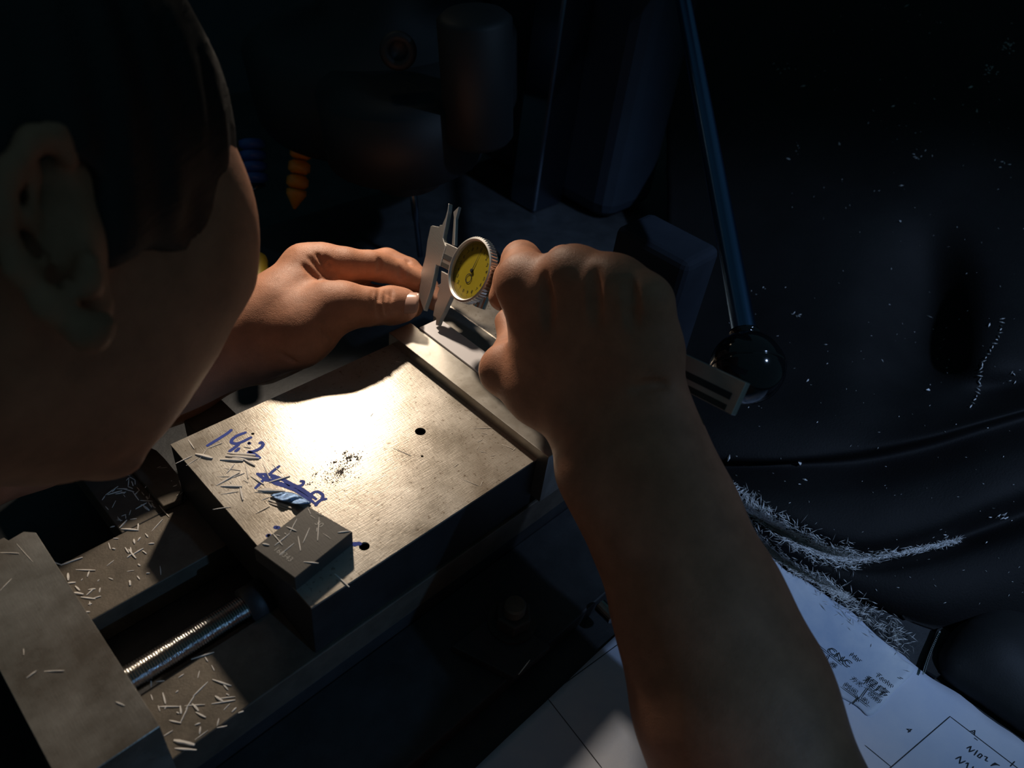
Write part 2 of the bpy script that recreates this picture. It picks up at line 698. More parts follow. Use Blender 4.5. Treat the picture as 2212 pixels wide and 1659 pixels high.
# ------------------------------------------------------------------ vise
V0 = P(520, 1000)
vise = empty('machine_vise', (V0[0], V0[1], ZP + TH), 'steel machine vise with wide movable jaw and blue marker figures', 'vise')
XL, XR = P(368, 960)[0], P(1162, 990)[0]
Y0, Y1 = P(672, 1313)[1], P(368, 960)[1]
RH = -0.039
YC = 0.5 * (Y0 + Y1)


def hole_plate(bm, x0, x1, y0, y1, z0, z1, holes, n=24):
    "slab whose top has real blind holes (x, y, r, depth)"
    prism_pts = [(x0, y0), (x1, y0), (x1, y1), (x0, y1)]
    a = [bm.verts.new((p[0], p[1], z0)) for p in prism_pts]
    b = [bm.verts.new((p[0], p[1], z1)) for p in prism_pts]
    bm.faces.new(a[::-1])
    for i in range(4):
        bm.faces.new((a[i], a[(i + 1) % 4], b[(i + 1) % 4], b[i]))
    edges = [bm.edges.get((b[i], b[(i + 1) % 4])) for i in range(4)]
    for hx, hy, r, dp in holes:
        top = [bm.verts.new((hx + r * math.cos(2 * math.pi * k / n), hy + r * math.sin(2 * math.pi * k / n), z1)) for k in range(n)]
        bot = [bm.verts.new((v.co.x, v.co.y, z1 - dp)) for v in top]
        for k in range(n):
            edges.append(bm.edges.new((top[k], top[(k + 1) % n])))
            bm.faces.new((top[k], bot[k], bot[(k + 1) % n], top[(k + 1) % n]))
        bm.faces.new(bot)
    bmesh.ops.triangle_fill(bm, use_beauty=True, use_dissolve=False, edges=edges, normal=(0, 0, 1))
    # remove any fill inside the holes
    kill = []
    for f_ in bm.faces:
        if all(abs(v.co.z - z1) < 1e-7 for v in f_.verts):
            c = f_.calc_center_median()
            for hx, hy, r, dp in holes:
                if (c.x - hx) ** 2 + (c.y - hy) ** 2 < (r * 0.97) ** 2:
                    kill.append(f_)
                    break
    bmesh.ops.delete(bm, geom=kill, context='FACES_ONLY')


bm = bmesh.new()
hl = []
for px, py, r, dp in ((908, 932, 0.0031, 0.008), (912, 985.5, 0.0008, 0.003), (787, 1180, 0.0026, 0.0012), (546, 937, 0.0009, 0.002)):
    q = P(px, py)
    hl.append((q[0], q[1], r, dp))
hole_plate(bm, XL, XR + 0.002, Y0, Y1, ZP - 0.0012, ZP, [(a, b, c, min(d, 0.0012)) for a, b, c, d in hl])
mj = obj('movable_jaw_top', bm, M['plate'], vise)
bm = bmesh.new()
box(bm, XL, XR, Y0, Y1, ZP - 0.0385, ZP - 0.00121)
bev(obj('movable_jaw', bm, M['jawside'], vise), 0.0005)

JH = 0.0075
jx0 = P(835, 720, JH)[0] * 0.5 + P(1190, 985, JH)[0] * 0.5
jy1 = P(835, 720, JH)[1]
jy0 = P(1190, 985, JH)[1]
jx1 = P(960, 752, JH)[0]
bm = bmesh.new()
box(bm, jx0, jx1, jy0, jy1, ZP - 0.030, ZP + JH)
bev(obj('jaw_plate', bm, M['jaw'], vise), 0.0004)
# fixed jaw side
fx0 = P(1000, 727, JH)[0]
fx1 = P(1030, 703, JH)[0]
bm = bmesh.new()
box(bm, fx0, fx1, jy0, jy1 - 0.002, ZP - 0.030, ZP + JH)
bev(obj('jaw_plate', bm, M['jaw'], vise), 0.0004)
bm = bmesh.new()
box(bm, fx1, fx1 + 0.075, jy0 + 0.004, jy1 + 0.01, ZP - 0.05, ZP + JH - 0.0006)
bev(obj('fixed_jaw', bm, M['plate'], vise), 0.0015)
# base with two rails and the channel between them
bx0 = -0.012
for nm, y0, y1 in (('rail', Y0 - 0.0018, 0.2125), ('rail', 0.2625, 0.3035)):
    bm = bmesh.new()
    box(bm, bx0, fx1 + 0.07, y0, y1, ZP - 0.060, ZP + RH)
    bev(obj(nm, bm, M['rail'], vise), 0.0006)
bm = bmesh.new()
box(bm, bx0, fx1 + 0.075, Y0 - 0.001, 0.3030, ZP + TH, ZP - 0.0605)
# sloping clamping flanges either side
box(bm, 0.01, fx1 + 0.075, 0.118, Y0 - 0.001, ZP + TH, ZP - 0.072)
box(bm, 0.01, fx1 + 0.075, 0.3030, 0.36, ZP + TH, ZP - 0.072)
bev(obj('base', bm, M['cast'], vise), 0.001)
# lug beside the upper rail
lx = P(240, 1120, RH)[0]
bm = bmesh.new()
box(bm, lx, XL - 0.001, 0.3037, 0.42, ZP - 0.06, ZP + RH)
bev(obj('side_lug', bm, M['rail'], vise), 0.0006)
h_ = -0.035
pp = [P(*q, h_)[:2] for q in ((262, 985), (300, 955), (338, 972), (356, 990), (382, 1022), (397, 1056), (392, 1078), (352, 1094))]
bm = bmesh.new()
prism(bm, pp, ZP + RH + 0.0001, ZP + h_)
bev(obj('chamfered_guide', bm, M['rail'], vise), 0.0006)
bm = bmesh.new()
pp = [P(*q, -0.02)[:2] for q in ((395, 905), (478, 862), (510, 893), (430, 940))]
prism(bm, pp, ZP + RH + 0.0001, ZP - 0.02)
bev(obj('guide_block', bm, M['rail'], vise), 0.0006)
# screw
sz, sy, sr = ZP - 0.0385, P(350, 1424, -0.0385)[1], 0.0068
bm = bmesh.new()
prof = []
for i in range(640):
    t = i * 0.00015
    prof.append((t, sr + 0.00012 * math.sin(2 * math.pi * i / 8)))
lathe(bm, (0.006, sy, sz), (0.106, sy, sz), prof, 48)
scw = obj('lead_screw', bm, M['screw'], vise, True)
bm = bmesh.new()
lathe(bm, (XL - 0.012, sy, sz), (XL, sy, sz), [(0, sr + 0.003), (0.012, sr + 0.003)], 48)
obj('screw_nut', bm, M['cast'], vise, True)
# end plate
bz = -0.008
q1, q2, q3 = P(40, 1158, bz), P(355, 1562, bz), P(0, 1450, bz)
bxa, bxb = q3[0], 0.5 * (P(180, 1330, bz)[0] + q2[0])
bya, byb = q2[1], P(10, 1160, bz)[1]
bm = bmesh.new()
prism(bm, [(bxa, bya), (bxb, bya), (bxb, byb - 0.006), (bxb - 0.004, byb - 0.002), (bxb - 0.011, byb - 0.003), (bxb - 0.012, byb), (bxa, byb)], ZP - 0.06, ZP + bz)
bev(obj('end_plate', bm, M['bar'], vise), 0.0002, 1)

# blue marker on the jaw
def zp(x, y):
    "photo position from the 3.77x study crop"
    return (340 + x / 3.77, 680 + y / 3.77)


def zq(x, y):
    return (480 + x / 4.61, 960 + y / 4.61)


def strokes(lst, wd, h=0.0, fn=zp):
    bm = bmesh.new()
    for k, s in enumerate(lst):
        pts = smooth_pts([P(*fn(*p), h) + np.array([0, 0, 0.00001 * (k % 7)]) for p in s])
        ribbon(bm, pts, wd)
        for e in (pts[0], pts[-1]):
            c = [bm.verts.new((e[0] + wd * 0.47 * math.cos(a), e[1] + wd * 0.47 * math.sin(a), e[2] + 0.000085)) for a in np.linspace(0, 2 * math.pi, 12, endpoint=False)]
            bm.faces.new(c)
    return bm


fig = [[(600, 940), (570, 965), (500, 1010), (410, 1065)],
       [(715, 960), (650, 985), (610, 1015), (605, 1040), (640, 1050), (690, 1035), (760, 1000)],
       [(660, 1058), (625, 1085), (590, 1110)], [(662, 1090), (640, 1110)],
       [(745, 1045), (750, 1048)],
       [(835, 1045), (850, 1040), (860, 1060), (835, 1090), (775, 1115), (740, 1118), (790, 1135), (832, 1165)]]
obj('marker_figures', strokes(fig, 0.0019), tag(M['bluepen']) if False else M['bluepen'], vise)
scr = [[(990, 1235), (940, 1275), (880, 1330), (800, 1410)], [(815, 1295), (860, 1330), (900, 1350), (1010, 1340), (1080, 1390), (1200, 1450), (1250, 1490)],
       [(820, 1300), (900, 1300), (1000, 1330), (1100, 1380), (1180, 1420), (1290, 1500)], [(870, 1300), (950, 1370), (1100, 1420), (1260, 1520)],
       [(1170, 1355), (1190, 1360), (1180, 1385), (1130, 1400), (1090, 1400)], [(930, 1320), (1020, 1390), (1130, 1430)],
       [(1240, 1500), (1255, 1460), (1300, 1440), (1345, 1465), (1340, 1500), (1310, 1525), (1290, 1550)], [(1290, 1540), (1330, 1510), (1372, 1500)],
       [(1010, 1370), (1150, 1440), (1280, 1535)]]
obj('marker_scribble', strokes(scr, 0.0017), M['bluepen'], vise)
scr2 = [[(1300, 990), (1370, 990)], [(1320, 1000), (1360, 985)], [(530, 825), (560, 830)], [(455, 908), (468, 908)]]
for q_ in (scr2[:2], scr2[2:3], scr2[3:]):
    obj('marker_stroke', strokes(q_, 0.0022, fn=zq), M['bluepen'], vise)

# grime patch: crumbs pressed on the jaw top
bm = bmesh.new()


def crumb(bm, c, s, zb):
    vs = [bm.verts.new((c[0] + s * rng.uniform(-1, 1), c[1] + s * rng.uniform(-1, 1), zb + s * rng.uniform(0.0, 0.5))) for _ in range(4)]
    for f_ in ((0, 1, 2), (0, 2, 3), (0, 3, 1), (1, 3, 2)):
        bm.faces.new([vs[i] for i in f_])


for k in range(1300):
    a, r = rng.uniform(0, 2 * math.pi), abs(rng.normal(0, 0.55))
    u_, v_ = math.cos(a) * r * 62, math.sin(a) * r * 30
    px, py = 735 + u_ * 0.8 + v_ * 0.6, 1018 - u_ * 0.6 + v_ * 0.8
    crumb(bm, P(px, py), rng.uniform(0.00012, 0.00048), ZP)
for px, py, s, n in ((757, 988, 0.0022, 70), (745, 978, 0.0010, 20), (775, 990, 0.0012, 26), (722, 998, 0.0008, 12), (668, 1046, 0.0008, 12), (681, 1025, 0.0008, 12), (737, 1022, 0.0007, 12)):
    q = P(px, py)
    for _ in range(n):
        crumb(bm, (q[0] + rng.normal(0, s), q[1] + rng.normal(0, s * 0.5)), rng.uniform(0.0003, 0.0008), ZP)
for _ in range(160):
    px, py = rng.uniform(560, 1100), rng.uniform(800, 1240)
    q = P(px, py)
    if XL < q[0] < XR and Y0 < q[1] < Y1:
        crumb(bm, q, rng.uniform(0.0001, 0.0003), ZP)
tag(obj('grime_crumbs', bm, M['crumb']), 'dark oily crumbs smeared on top of the movable jaw', 'grime', kind='stuff')

# crumpled blue film by the block
bm = bmesh.new()
nx, ny = 22, 9
vs = {}
for i in range(nx):
    for j in range(ny):
        u_, v_ = i / (nx - 1), j / (ny - 1)
        wv = math.sin(math.pi * u_) * 0.9 + 0.1
        x = 920 + 330 * u_
        y = 1470 + 62 * u_ + (v_ - 0.5) * 88 * wv - 12 * math.sin(math.pi * u_)
        hh = 0.0006 + 0.0022 * abs(math.sin(7 * u_ + 3 * v_)) * wv * (0.4 + v_) + rng.uniform(0, 0.0004)
        vs[i, j] = bm.verts.new(P(*zp(x, y), hh))
for i in range(nx - 1):
    for j in range(ny - 1):
        bm.faces.new((vs[i, j], vs[i + 1, j], vs[i + 1, j + 1], vs[i, j + 1]))
fo = obj('crumpled_film', bm, M['bluefoil'], None, True)
md = fo.modifiers.new('t', 'SOLIDIFY')
md.thickness = 0.00025
tag(fo, 'crumpled shiny blue-smeared film scrap at the dark block corner', 'scrap')

# ------------------------------------------------------------------ gauge block
BH = 0.0095
bp_ = [P(*q, BH) for q in ((548, 1184), (665, 1093), (762, 1149), (637, 1249))]
blk = empty('gauge_block', (bp_[0][0], bp_[0][1], ZP), 'dark steel block engraved 168343 lying on the near jaw corner', 'metal block')
bm = bmesh.new()
prism(bm, [q[:2] for q in bp_], ZP + 0.0001, ZP + BH)
bev(obj('block_body', bm, M['block'], blk), 0.0004)
ux = (bp_[3] - bp_[0])
ux /= np.linalg.norm(ux)
uy = (bp_[1] - bp_[0])
uy /= np.linalg.norm(uy)
for s, px, py, sz_ in (('168343', *zq(608, 1096), 0.0037), ('30', *zq(965, 795), 0.0042)):
    me = text_mesh(s, sz_, P(px, py, BH) + [0, 0, 0.00008], ux, np.cross((0, 0, 1), ux), (0, 0, 1), 0.00003)
    link('engraving', me, M['engrave'], blk)

# ------------------------------------------------------------------ workpiece
wx0, wx1 = jx1 + 0.0002, fx0 - 0.0002
wy1 = P(935, 697, JH)[1]
bm = bmesh.new()
box(bm, wx0, wx1, jy0 + 0.01, wy1, ZP - 0.022, ZP + JH + 0.0012)
wp = bev(obj('workpiece', bm, M['white'], None), 0.0004)
tag(wp, 'flat whitish workpiece gripped between the two vise jaws', 'workpiece')

# ------------------------------------------------------------------ caliper
n_ = np.array([-0.73, 0.15, 0.67])
b_ = np.array([0.593, -0.379, 0.71])
b_ /= np.linalg.norm(b_)
n_ -= b_ * (n_ @ b_)
n_ /= np.linalg.norm(n_)
j_ = np.cross(n_, b_)
if j_[1] < 0:
    j_ = -j_
ZD = 0.461
Fc = J(1012, 582, ZD)          # centre of the dial face
Bc = Fc - n_ * 0.011           # front plane of the beam


def Cp(px, py, off=0.0):
    "camera-space point on the caliper plane (off in front of the beam face)"
    r = np.array([(px - CX) / F, (CY - py) / F, -1.0])
    t = (n_ @ (Bc + n_ * off)) / (n_ @ r)
    return r * t


nW = R @ n_
calo = empty('dial_caliper', c2w(Cp(935, 705)), 'steel dial caliper with yellow dial measuring the white workpiece', 'caliper')


def cal_part(name, pts, th, material, off=0.0, bevel=0.0003):
    bm = bmesh.new()
    plane_frame_prism(bm, [c2w(Cp(*p, off)) for p in pts], nW, th)
    return bev(obj(name, bm, material, calo), bevel)


# fixed jaw with its inside prong
jw = cal_part('fixed_jaw_blade', [(919, 553), (923, 520), (930, 489), (934, 487), (948, 490), (950, 486), (955, 486), (962, 470), (967, 452), (968.5, 439), (969.5, 440),
                                  (968, 455), (962, 487), (958, 505), (957, 515), (962, 531), (950, 575), (941, 571), (938, 590), (931, 622), (915, 671), (905, 640), (904, 625), (909, 590)],
              0.0034, M['bright'], 0.0006)
# beam
u0 = Cp(928, 535)
e0, e1 = Cp(958, 519), Cp(948, 573)
hw = abs((e0 - e1) @ j_) / 2
c0 = (Cp(930, 534))
bc = Bc + b_ * ((Cp(1044, 592) - Bc) @ b_) + j_ * ((Cp(1044, 592) - Bc) @ j_)
s0 = (Cp(925, 535) - bc) @ b_
s1 = (Cp(1594, 866) - bc) @ b_
hwb = hw * 0.95


def beam_pt(s, v, w_):
    return c2w(bc + b_ * s + j_ * v + n_ * w_)


def beam_box(name, sa, sb, va, vb, wa, wb, material, parent=None, bevel=0.0003):
    bm = bmesh.new()
    vs = [bm.verts.new(beam_pt(s, v, w_)) for s in (sa, sb) for v in (va, vb) for w_ in (wa, wb)]
    for f_ in ((0, 1, 3, 2), (4, 6, 7, 5), (0, 4, 5, 1), (2, 3, 7, 6), (0, 2, 6, 4), (1, 5, 7, 3)):
        bm.faces.new([vs[i] for i in f_])
    return bev(obj(name, bm, material, parent or calo), bevel)


beam = beam_box('beam', s0 + 0.001, s1, -hwb, hwb, -0.0036, 0, M['bright'])
beam_box('rack_groove', s0 + 0.012, s1 - 0.004, -hwb * 0.28, hwb * 0.12, 0.00005, 0.0003, M['cast'], beam, 0.00001)
beam_box('scale_strip', s0 + 0.012, s1 - 0.004, -hwb * 0.95, -hwb * 0.6, 0.00005, 0.00012, M['ink'] if False else M['block'], beam, 0.00001)
# sliding jaw
cal_part('sliding_jaw_blade', [(953, 585), (966, 592), (985, 600), (981, 630), (973, 642), (958, 675), (950, 690), (945, 703), (941, 702), (942, 687), (935, 682), (940, 655),
                               (945, 645), (944, 637), (949, 622), (944, 617), (952, 612)], 0.0032, M['bright'], 0.0012)
cal_part('inside_prong', [(989, 448), (991, 446), (984, 472), (982, 530), (976, 528), (980, 470), (979, 458)], 0.0025, M['bright'], 0.0002)
ds = (Fc - bc) @ b_
beam_box('slider', ds - 0.0145, ds + 0.026, -hwb - 0.0035, hwb + 0.0035, -0.0062, 0.0042, M['bright'], None, 0.0006)
bm = bmesh.new()
rod(bm, beam_pt(ds + 0.010, -hwb - 0.0115, 0.001), beam_pt(ds + 0.010, -hwb - 0.003, 0.001), 0.0042, 20)
obj('thumb_roller', bm, M['chrome'], calo, False)
bm = bmesh.new()
rod(bm, beam_pt(ds - 0.004, hwb + 0.003, 0.001), beam_pt(ds - 0.004, hwb + 0.008, 0.001), 0.0022, 16)
obj('lock_screw', bm, M['chrome'], calo, False)
# dial
RD = 0.0207
fw = c2w(Fc)
ax0 = c2w(Fc - n_ * 0.0115)
bm = bmesh.new()
lathe(bm, ax0, fw, [(0, 0), (0, 0.0175), (0.0045, 0.0185), (0.0050, 0.0180), (0.0060, 0.0180), (0.0060, 0)], 72)
obj('dial_case', bm, M['chrome'], calo, True)
# knurled bezel ring
bm = bmesh.new()
U, V_, W_, _L = frame(ax0, fw)
nk = 60
seg = nk * 4
prof = [(0.0060, 0.0185, 0), (0.0064, RD, 1), (0.0104, RD, 1), (0.0113, RD - 0.0006, 0), (0.0117, RD - 0.0017, 0), (0.0105, RD - 0.0026, 0), (0.0088, RD - 0.0028, 0)]
rings = []
for t_, r_, kn in prof:
    ring = []
    for k in range(seg):
        a = 2 * math.pi * k / seg
        rr = r_ - (0.00045 if (kn and k % 4 in (0, 3)) else 0)
        ring.append(bm.verts.new(ax0 + W_ * t_ + rr * (math.cos(a) * U + math.sin(a) * V_)))
    rings.append(ring)
for p_, q_ in zip(rings[:-1], rings[1:]):
    for k in range(seg):
        bm.faces.new((p_[k], q_[k], q_[(k + 1) % seg], p_[(k + 1) % seg]))
bz_ = obj('bezel', bm, mat('satin_bezel', (0.72, 0.70, 0.67), 0.42, 1.0), calo, False)
bm = bmesh.new()
lathe(bm, ax0 + W_ * 0.0061, fw, [(0, 0), (0, RD - 0.0028), (0.0024, RD - 0.0028), (0.0024, 0)], 72)
df = obj('dial_face', bm, M['dial'], calo)
fz = 0.0061 + 0.0024
jW, bW = R @ j_, R @ b_
tiltv = 0.10       # dial is turned slightly on the slider
upv = jW * math.cos(tiltv) + bW * math.sin(tiltv)
rtv = np.cross(upv, nW)


def dial_pt(ang, r, off=0.0):
    return ax0 + W_ * (fz + off) + r * (math.cos(ang) * upv + math.sin(ang) * rtv)


bm = bmesh.new()
for k in range(100):
    a = 2 * math.pi * k / 100
    r0 = RD - 0.0034
    r1 = r0 - (0.0021 if k % 5 == 0 else 0.0014)
    wd = 0.00018 if k % 5 else 0.00026
    s_ = math.cos(a + math.pi / 2) * upv + math.sin(a + math.pi / 2) * rtv
    p0, p1 = dial_pt(a, r0, 0.00005), dial_pt(a, r1, 0.00005)
    vs = [bm.verts.new(v) for v in (p0 - s_ * wd / 2, p0 + s_ * wd / 2, p1 + s_ * wd / 2, p1 - s_ * wd / 2)]
    bm.faces.new(vs)
for k in range(20):
    a = 2 * math.pi * k / 20
    add_me(bm, text_mesh(str(k % 10), 0.0032, dial_pt(a, RD - 0.0071, 0.00005), rtv, upv, nW, 0.00002))
obj('dial_markings', bm, M['ink'], df)
bm = bmesh.new()
for off_, s_ in ((0.0062, '0.02 mm'), (0.0036, '0.001')):
    pass
# small lower ring mark
for k in range(40):
    a0, a1 = 2 * math.pi * k / 40, 2 * math.pi * (k + 1) / 40
    cc = dial_pt(math.pi, 0.0052, 0.0003)
    vs = []
    for a, r in ((a0, 0.0030), (a1, 0.0030), (a1, 0.0024), (a0, 0.0024)):
        vs.append(bm.verts.new(cc + r * (math.cos(a) * upv + math.sin(a) * rtv)))
    bm.faces.new(vs)
nt_ = 0.03
vs = []
for a, r in ((nt_ + 0.0, RD - 0.0052), (nt_ + 1.57, 0.0004), (nt_ + math.pi, 0.0030), (nt_ - 1.57, 0.0004)):
    vs.append(bm.verts.new(dial_pt(a, r, 0.0004)))
bm.faces.new(vs)
lathe(bm, dial_pt(0, 0, 0.0001), dial_pt(0, 0, 0.001), [(0, 0.0011), (0.0008, 0.0011), (0.0009, 0)], 16)
obj('needle', bm, M['ink'], df)
bm = bmesh.new()
lathe(bm, ax0 + W_ * 0.0100, fw, [(0, 0), (0, RD - 0.0027), (0.0006, RD - 0.0027), (0.0006, 0)], 72)
obj('dial_crystal', bm, M['glass'], calo, False)

# ------------------------------------------------------------------ person
per = empty('person', D(-600, 2600, 0.45) * [1, 1, 0], 'person with short black hair leaning in, both hands holding the caliper', 'person')


def px2m(r, z):
    return r * z / F


# left hand and forearm
lo, hi = np.array([-0.46, -0.14, -0.60]), np.array([-0.030, 0.125, -0.29])


def lz(p):
    return p[2] * (1.0 + 0.085 * min(1.0, max(0.0, (p[0] + 100) / 400)) - 0.050 * min(1.0, max(0.0, (p[0] - 450) / 150)) + 0.037 * min(1.0, max(0.0, (p[0] - 780) / 60)))


LH = Field(lo, hi, 0.0014)
LH.zmap = lz
LH.chain([(-330, 1040, .345, 150), (-120, 985, .37, 135), (60, 935, .385, 115), (215, 882, .40, 102), (370, 808, .42, 97), (500, 740, .438, 88), (560, 710, .447, 84)], 0.012)
LH.chain([(540, 722, .45, 84), (603, 668, .46, 72), (662, 586, .474, 56)], 0.012)      # index metacarpal
LH.chain([(560, 740, .465, 75), (640, 660, .485, 60), (700, 606, .497, 46)], 0.012)
LH.chain([(570, 750, .472, 60), (640, 700, .492, 52), (690, 655, .505, 42)], 0.012)
LH.chain([(570, 762, .468, 52), (630, 745, .478, 45), (690, 700, .496, 32)], 0.012)
LH.chain([(560, 750, .448, 66), (640, 728, .450, 62), (672, 706, .453, 62)], 0.010)     # thenar
LH.chain([(655, 700, .455, 64), (712, 664, .456, 49), (745, 660, .457, 42), (795, 662, .458, 39)], 0.010)
LH.chain([(795, 662, .458, 38.5), (845, 660, .461, 40.5), (868, 659, .463, 37.5)], 0.004)
LH.chain([(655, 640, .468, 46), (690, 636, .472, 26)], 0.010)                           # web
LF = Field(lo, hi, 0.0014)
LF.zmap = lz
LF.chain([(664, 584, .475, 54), (700, 573, .476, 44), (745, 571, .478, 36)], 0.006)
LF.chain([(745, 571, .478, 36), (800, 573, .481, 31), (822, 578, .482, 31), (862, 590, .483, 27), (908, 608, .486, 23)], 0.003)
LF.chain([(694, 598, .499, 44), (780, 578, .505, 33), (835, 569, .503, 33)], 0.0015)
LF.chain([(835, 569, .503, 33), (880, 586, .500, 30), (920, 622, .494, 27), (940, 650, .490, 22)], 0.0015)
LF.chain([(690, 650, .506, 38), (780, 640, .514, 31), (848, 650, .506, 28), (892, 664, .494, 22)], 0.0015)
LF.chain([(680, 700, .497, 30), (745, 690, .498, 25), (795, 684, .490, 22), (835, 684, .482, 18)], 0.0015)
LH.merge(LF, 0.007)
del LF
# creases: thumb joint, index joints, web folds, palm
for ln, r in (([(820, 624), (816, 655), (822, 690)], 0.0010), ([(834, 628), (832, 652), (836, 676)], 0.0008), ([(806, 630), (803, 660)], 0.0006), ([(846, 628), (845, 650)], 0.0006),
              ([(821, 560), (823, 570), (818, 586)], 0.0009), ([(864, 576), (868, 604)], 0.0008), ([(880, 562), (885, 572)], 0.0008),
              ([(668, 556), (690, 580), (716, 604)], 0.0010), ([(684, 550), (704, 576), (724, 602)], 0.0011), ([(702, 552), (718, 576), (732, 600)], 0.0010), ([(654, 572), (672, 590), (694, 606)], 0.0008),
              ([(690, 706), (712, 722), (726, 736)], 0.0010), ([(600, 760), (640, 782)], 0.0007)):
    LH.groove(ln, r, z0=0.40)

# right hand and forearm
lo, hi = np.array([-0.03, -0.30, -0.48]), np.array([0.20, 0.10, -0.22])
RH_ = Field(lo, hi, 0.0015)
st = [((1662, 1750), 228, 195, .322), ((1575, 1500), 194, 155, .333), ((1502, 1300), 163, 122, .342), ((1424, 1110), 146, 100, .350), ((1358, 985), 143, 90, .356), ((1343, 905), 138, 84, .362)]
for sgn in (-1, 1):
    RH_.chain([(c[0] + sgn * (hf - r) * .92, c[1] - sgn * (hf - r) * .386, z - sgn * 0.004, r) for c, hf, r, z in st], 0.02)
RH_.chain([(1270, 900, .374, 72), (1190, 760, .380, 72), (1138, 615, .381, 62)], 0.014)
RH_.chain([(1310, 900, .368, 72), (1275, 760, .365, 68), (1238, 592, .360, 56)], 0.014)
RH_.chain([(1355, 895, .362, 70), (1350, 760, .353, 66), (1330, 612, .346, 53)], 0.014)
RH_.chain([(1385, 880, .358, 62), (1402, 760, .345, 57), (1398, 652, .337, 47)], 0.014)
for a, b, r_ in (((1235, 830, .372), (1190, 640, .373), 62), ((1300, 820, .362), (1286, 630, .356), 58), ((1370, 820, .354), (1365, 660, .344), 50)):
    RH_.chain([(*a, r_), (*b, r_ - 4)], 0.016)
RH_.chain([(1300, 830, .385, 60), (1200, 720, .400, 50)], 0.012)
RH_.chain([(1245, 890, .372, 66), (1165, 850, .385, 60), (1092, 800, .398, 53)], 0.012)     # thumb metacarpal
RH_.chain([(1092, 800, .398, 52), (1112, 740, .425, 38)], 0.006)
RH_.chain([(1112, 740, .425, 36), (1094, 695, .436, 26)], 0.003)
# finger tendons on the back
for a, b in (((1300, 850, .342), (1238, 600, .352)), ((1350, 850, .336), (1330, 620, .338)), ((1240, 860, .352), (1140, 640, .369))):
    pass
RF = Field(lo, hi, 0.0015)
RF.chain([(1136, 612, .382, 60), (1128, 572, .415, 46), (1126, 563, .424, 42), (1104, 600, .443, 36), (1085, 642, .446, 30)], 0.003)
RF.chain([(1238, 592, .360, 54), (1218, 572, .400, 42), (1205, 580, .425, 38), (1185, 650, .440, 33), (1190, 715, .428, 29)], 0.0015)
RF.chain([(1330, 612, .346, 52), (1312, 596, .380, 41), (1298, 606, .403, 37), (1272, 680, .422, 31), (1262, 742, .408, 27)], 0.0015)
RF.chain([(1398, 652, .337, 45), (1388, 640, .366, 36), (1378, 648, .384, 33), (1350, 715, .400, 27), (1338, 768, .386, 24)], 0.0015)
RH_.merge(RF, 0.008)
del RF
for ln, r in (([(1375, 842), (1415, 834), (1446, 838)], 0.0010), ([(1186, 700), (1178, 600)], 0.0009), ([(1286, 690), (1284, 590)], 0.0009), ([(1366, 700), (1364, 615)], 0.0009)):
    RH_.groove(ln, r, 0.005, z0=0.25)
RH_.cone(J(1424, 880, .345), J(1440, 930, .345), px2m(42, .345), px2m(42, .345), 0.014)

# head, neck, shoulders, upper arms and legs on a coarser grid
fv = np.array([0.42, -0.42, -0.80])
fv /= np.linalg.norm(fv)
uv = np.array([0.12, 0.90, -0.41])
uv -= fv * (uv @ fv)
uv /= np.linalg.norm(uv)
rv = np.cross(fv, uv)
HC = np.array([-0.190, 0.078, -0.262])
HD = Field((-0.38, -0.20, -0.42), (-0.06, 0.23, -0.13), 0.0022)
HD.ell(HC, (fv, rv, uv), (0.086, 0.076, 0.100), 0.01)
HD.chain([(305, 470, .300, 190), (293, 565, .298, 190), (150, 812, .285, 164), (95, 846, .275, 148)], 0.035)
HD.chain([(60, 650, .26, 195), (-140, 760, .24, 195), (-440, 880, .21, 250)], 0.03)
fc = HC + fv * 0.088 - uv * 0.035
HD.cone(fc + uv * 0.018, fc - uv * 0.012 + fv * 0.012, 0.008, 0.011, 0.012)       # nose
HD.ell(fc - uv * 0.045 - fv * 0.002, (fv, rv, uv), (0.010, 0.022, 0.007), 0.008)    # lips
HD.cone(fc - uv * 0.045 + fv * 0.009 - rv * 0.018, fc - uv * 0.045 + fv * 0.009 + rv * 0.018, 0.0012, 0.0012, 0.003, True)
for s_ in (-1, 1):
    HD.ell(fc + uv * 0.020 + rv * s_ * 0.032 + fv * 0.004, (fv, rv, uv), (0.008, 0.014, 0.009), 0.012, True)
    HD.ell(fc + uv * 0.019 + rv * s_ * 0.032 - fv * 0.008, (fv, rv, uv), (0.011, 0.012, 0.011), 0.003)
    HD.cone(fc + uv * 0.036 + rv * s_ * 0.012, fc + uv * 0.037 + rv * s_ * 0.045 - fv * 0.012, 0.006, 0.005, 0.01)


def ear(chain_, k=0.004):
    HD.chain(chain_, k)


# right ear: base, rim, inner fold, lobe and bowl
HD.chain([(120, 380, .222, 60), (130, 520, .220, 72), (190, 660, .222, 52)], 0.008)
ear([(150, 345, .213, 22), (118, 292, .208, 24), (70, 300, .203, 26), (20, 370, .199, 26), (0, 470, .198, 26), (40, 580, .201, 25), (110, 665, .206, 30), (195, 722, .211, 36), (222, 700, .214, 28)], 0.004)
ear([(80, 370, .207, 15), (70, 470, .205, 15), (110, 560, .207, 15), (165, 630, .210, 14)], 0.004)
HD.chain([(128, 430, .206, 20), (135, 520, .206, 26), (165, 585, .210, 20)], 0.006, True)
HD.cone(J(190, 570, .213), J(196, 610, .213), 0.0035, 0.004, 0.004)
LEc = HC - rv * 0.078 - uv * 0.02 - fv * 0.01
HD.ell(LEc, (fv, rv, uv), (0.016, 0.010, 0.030), 0.006)
HD.ell(LEc - rv * 0.008 + fv * 0.004, (fv, rv, uv), (0.008, 0.006, 0.015), 0.004, True)

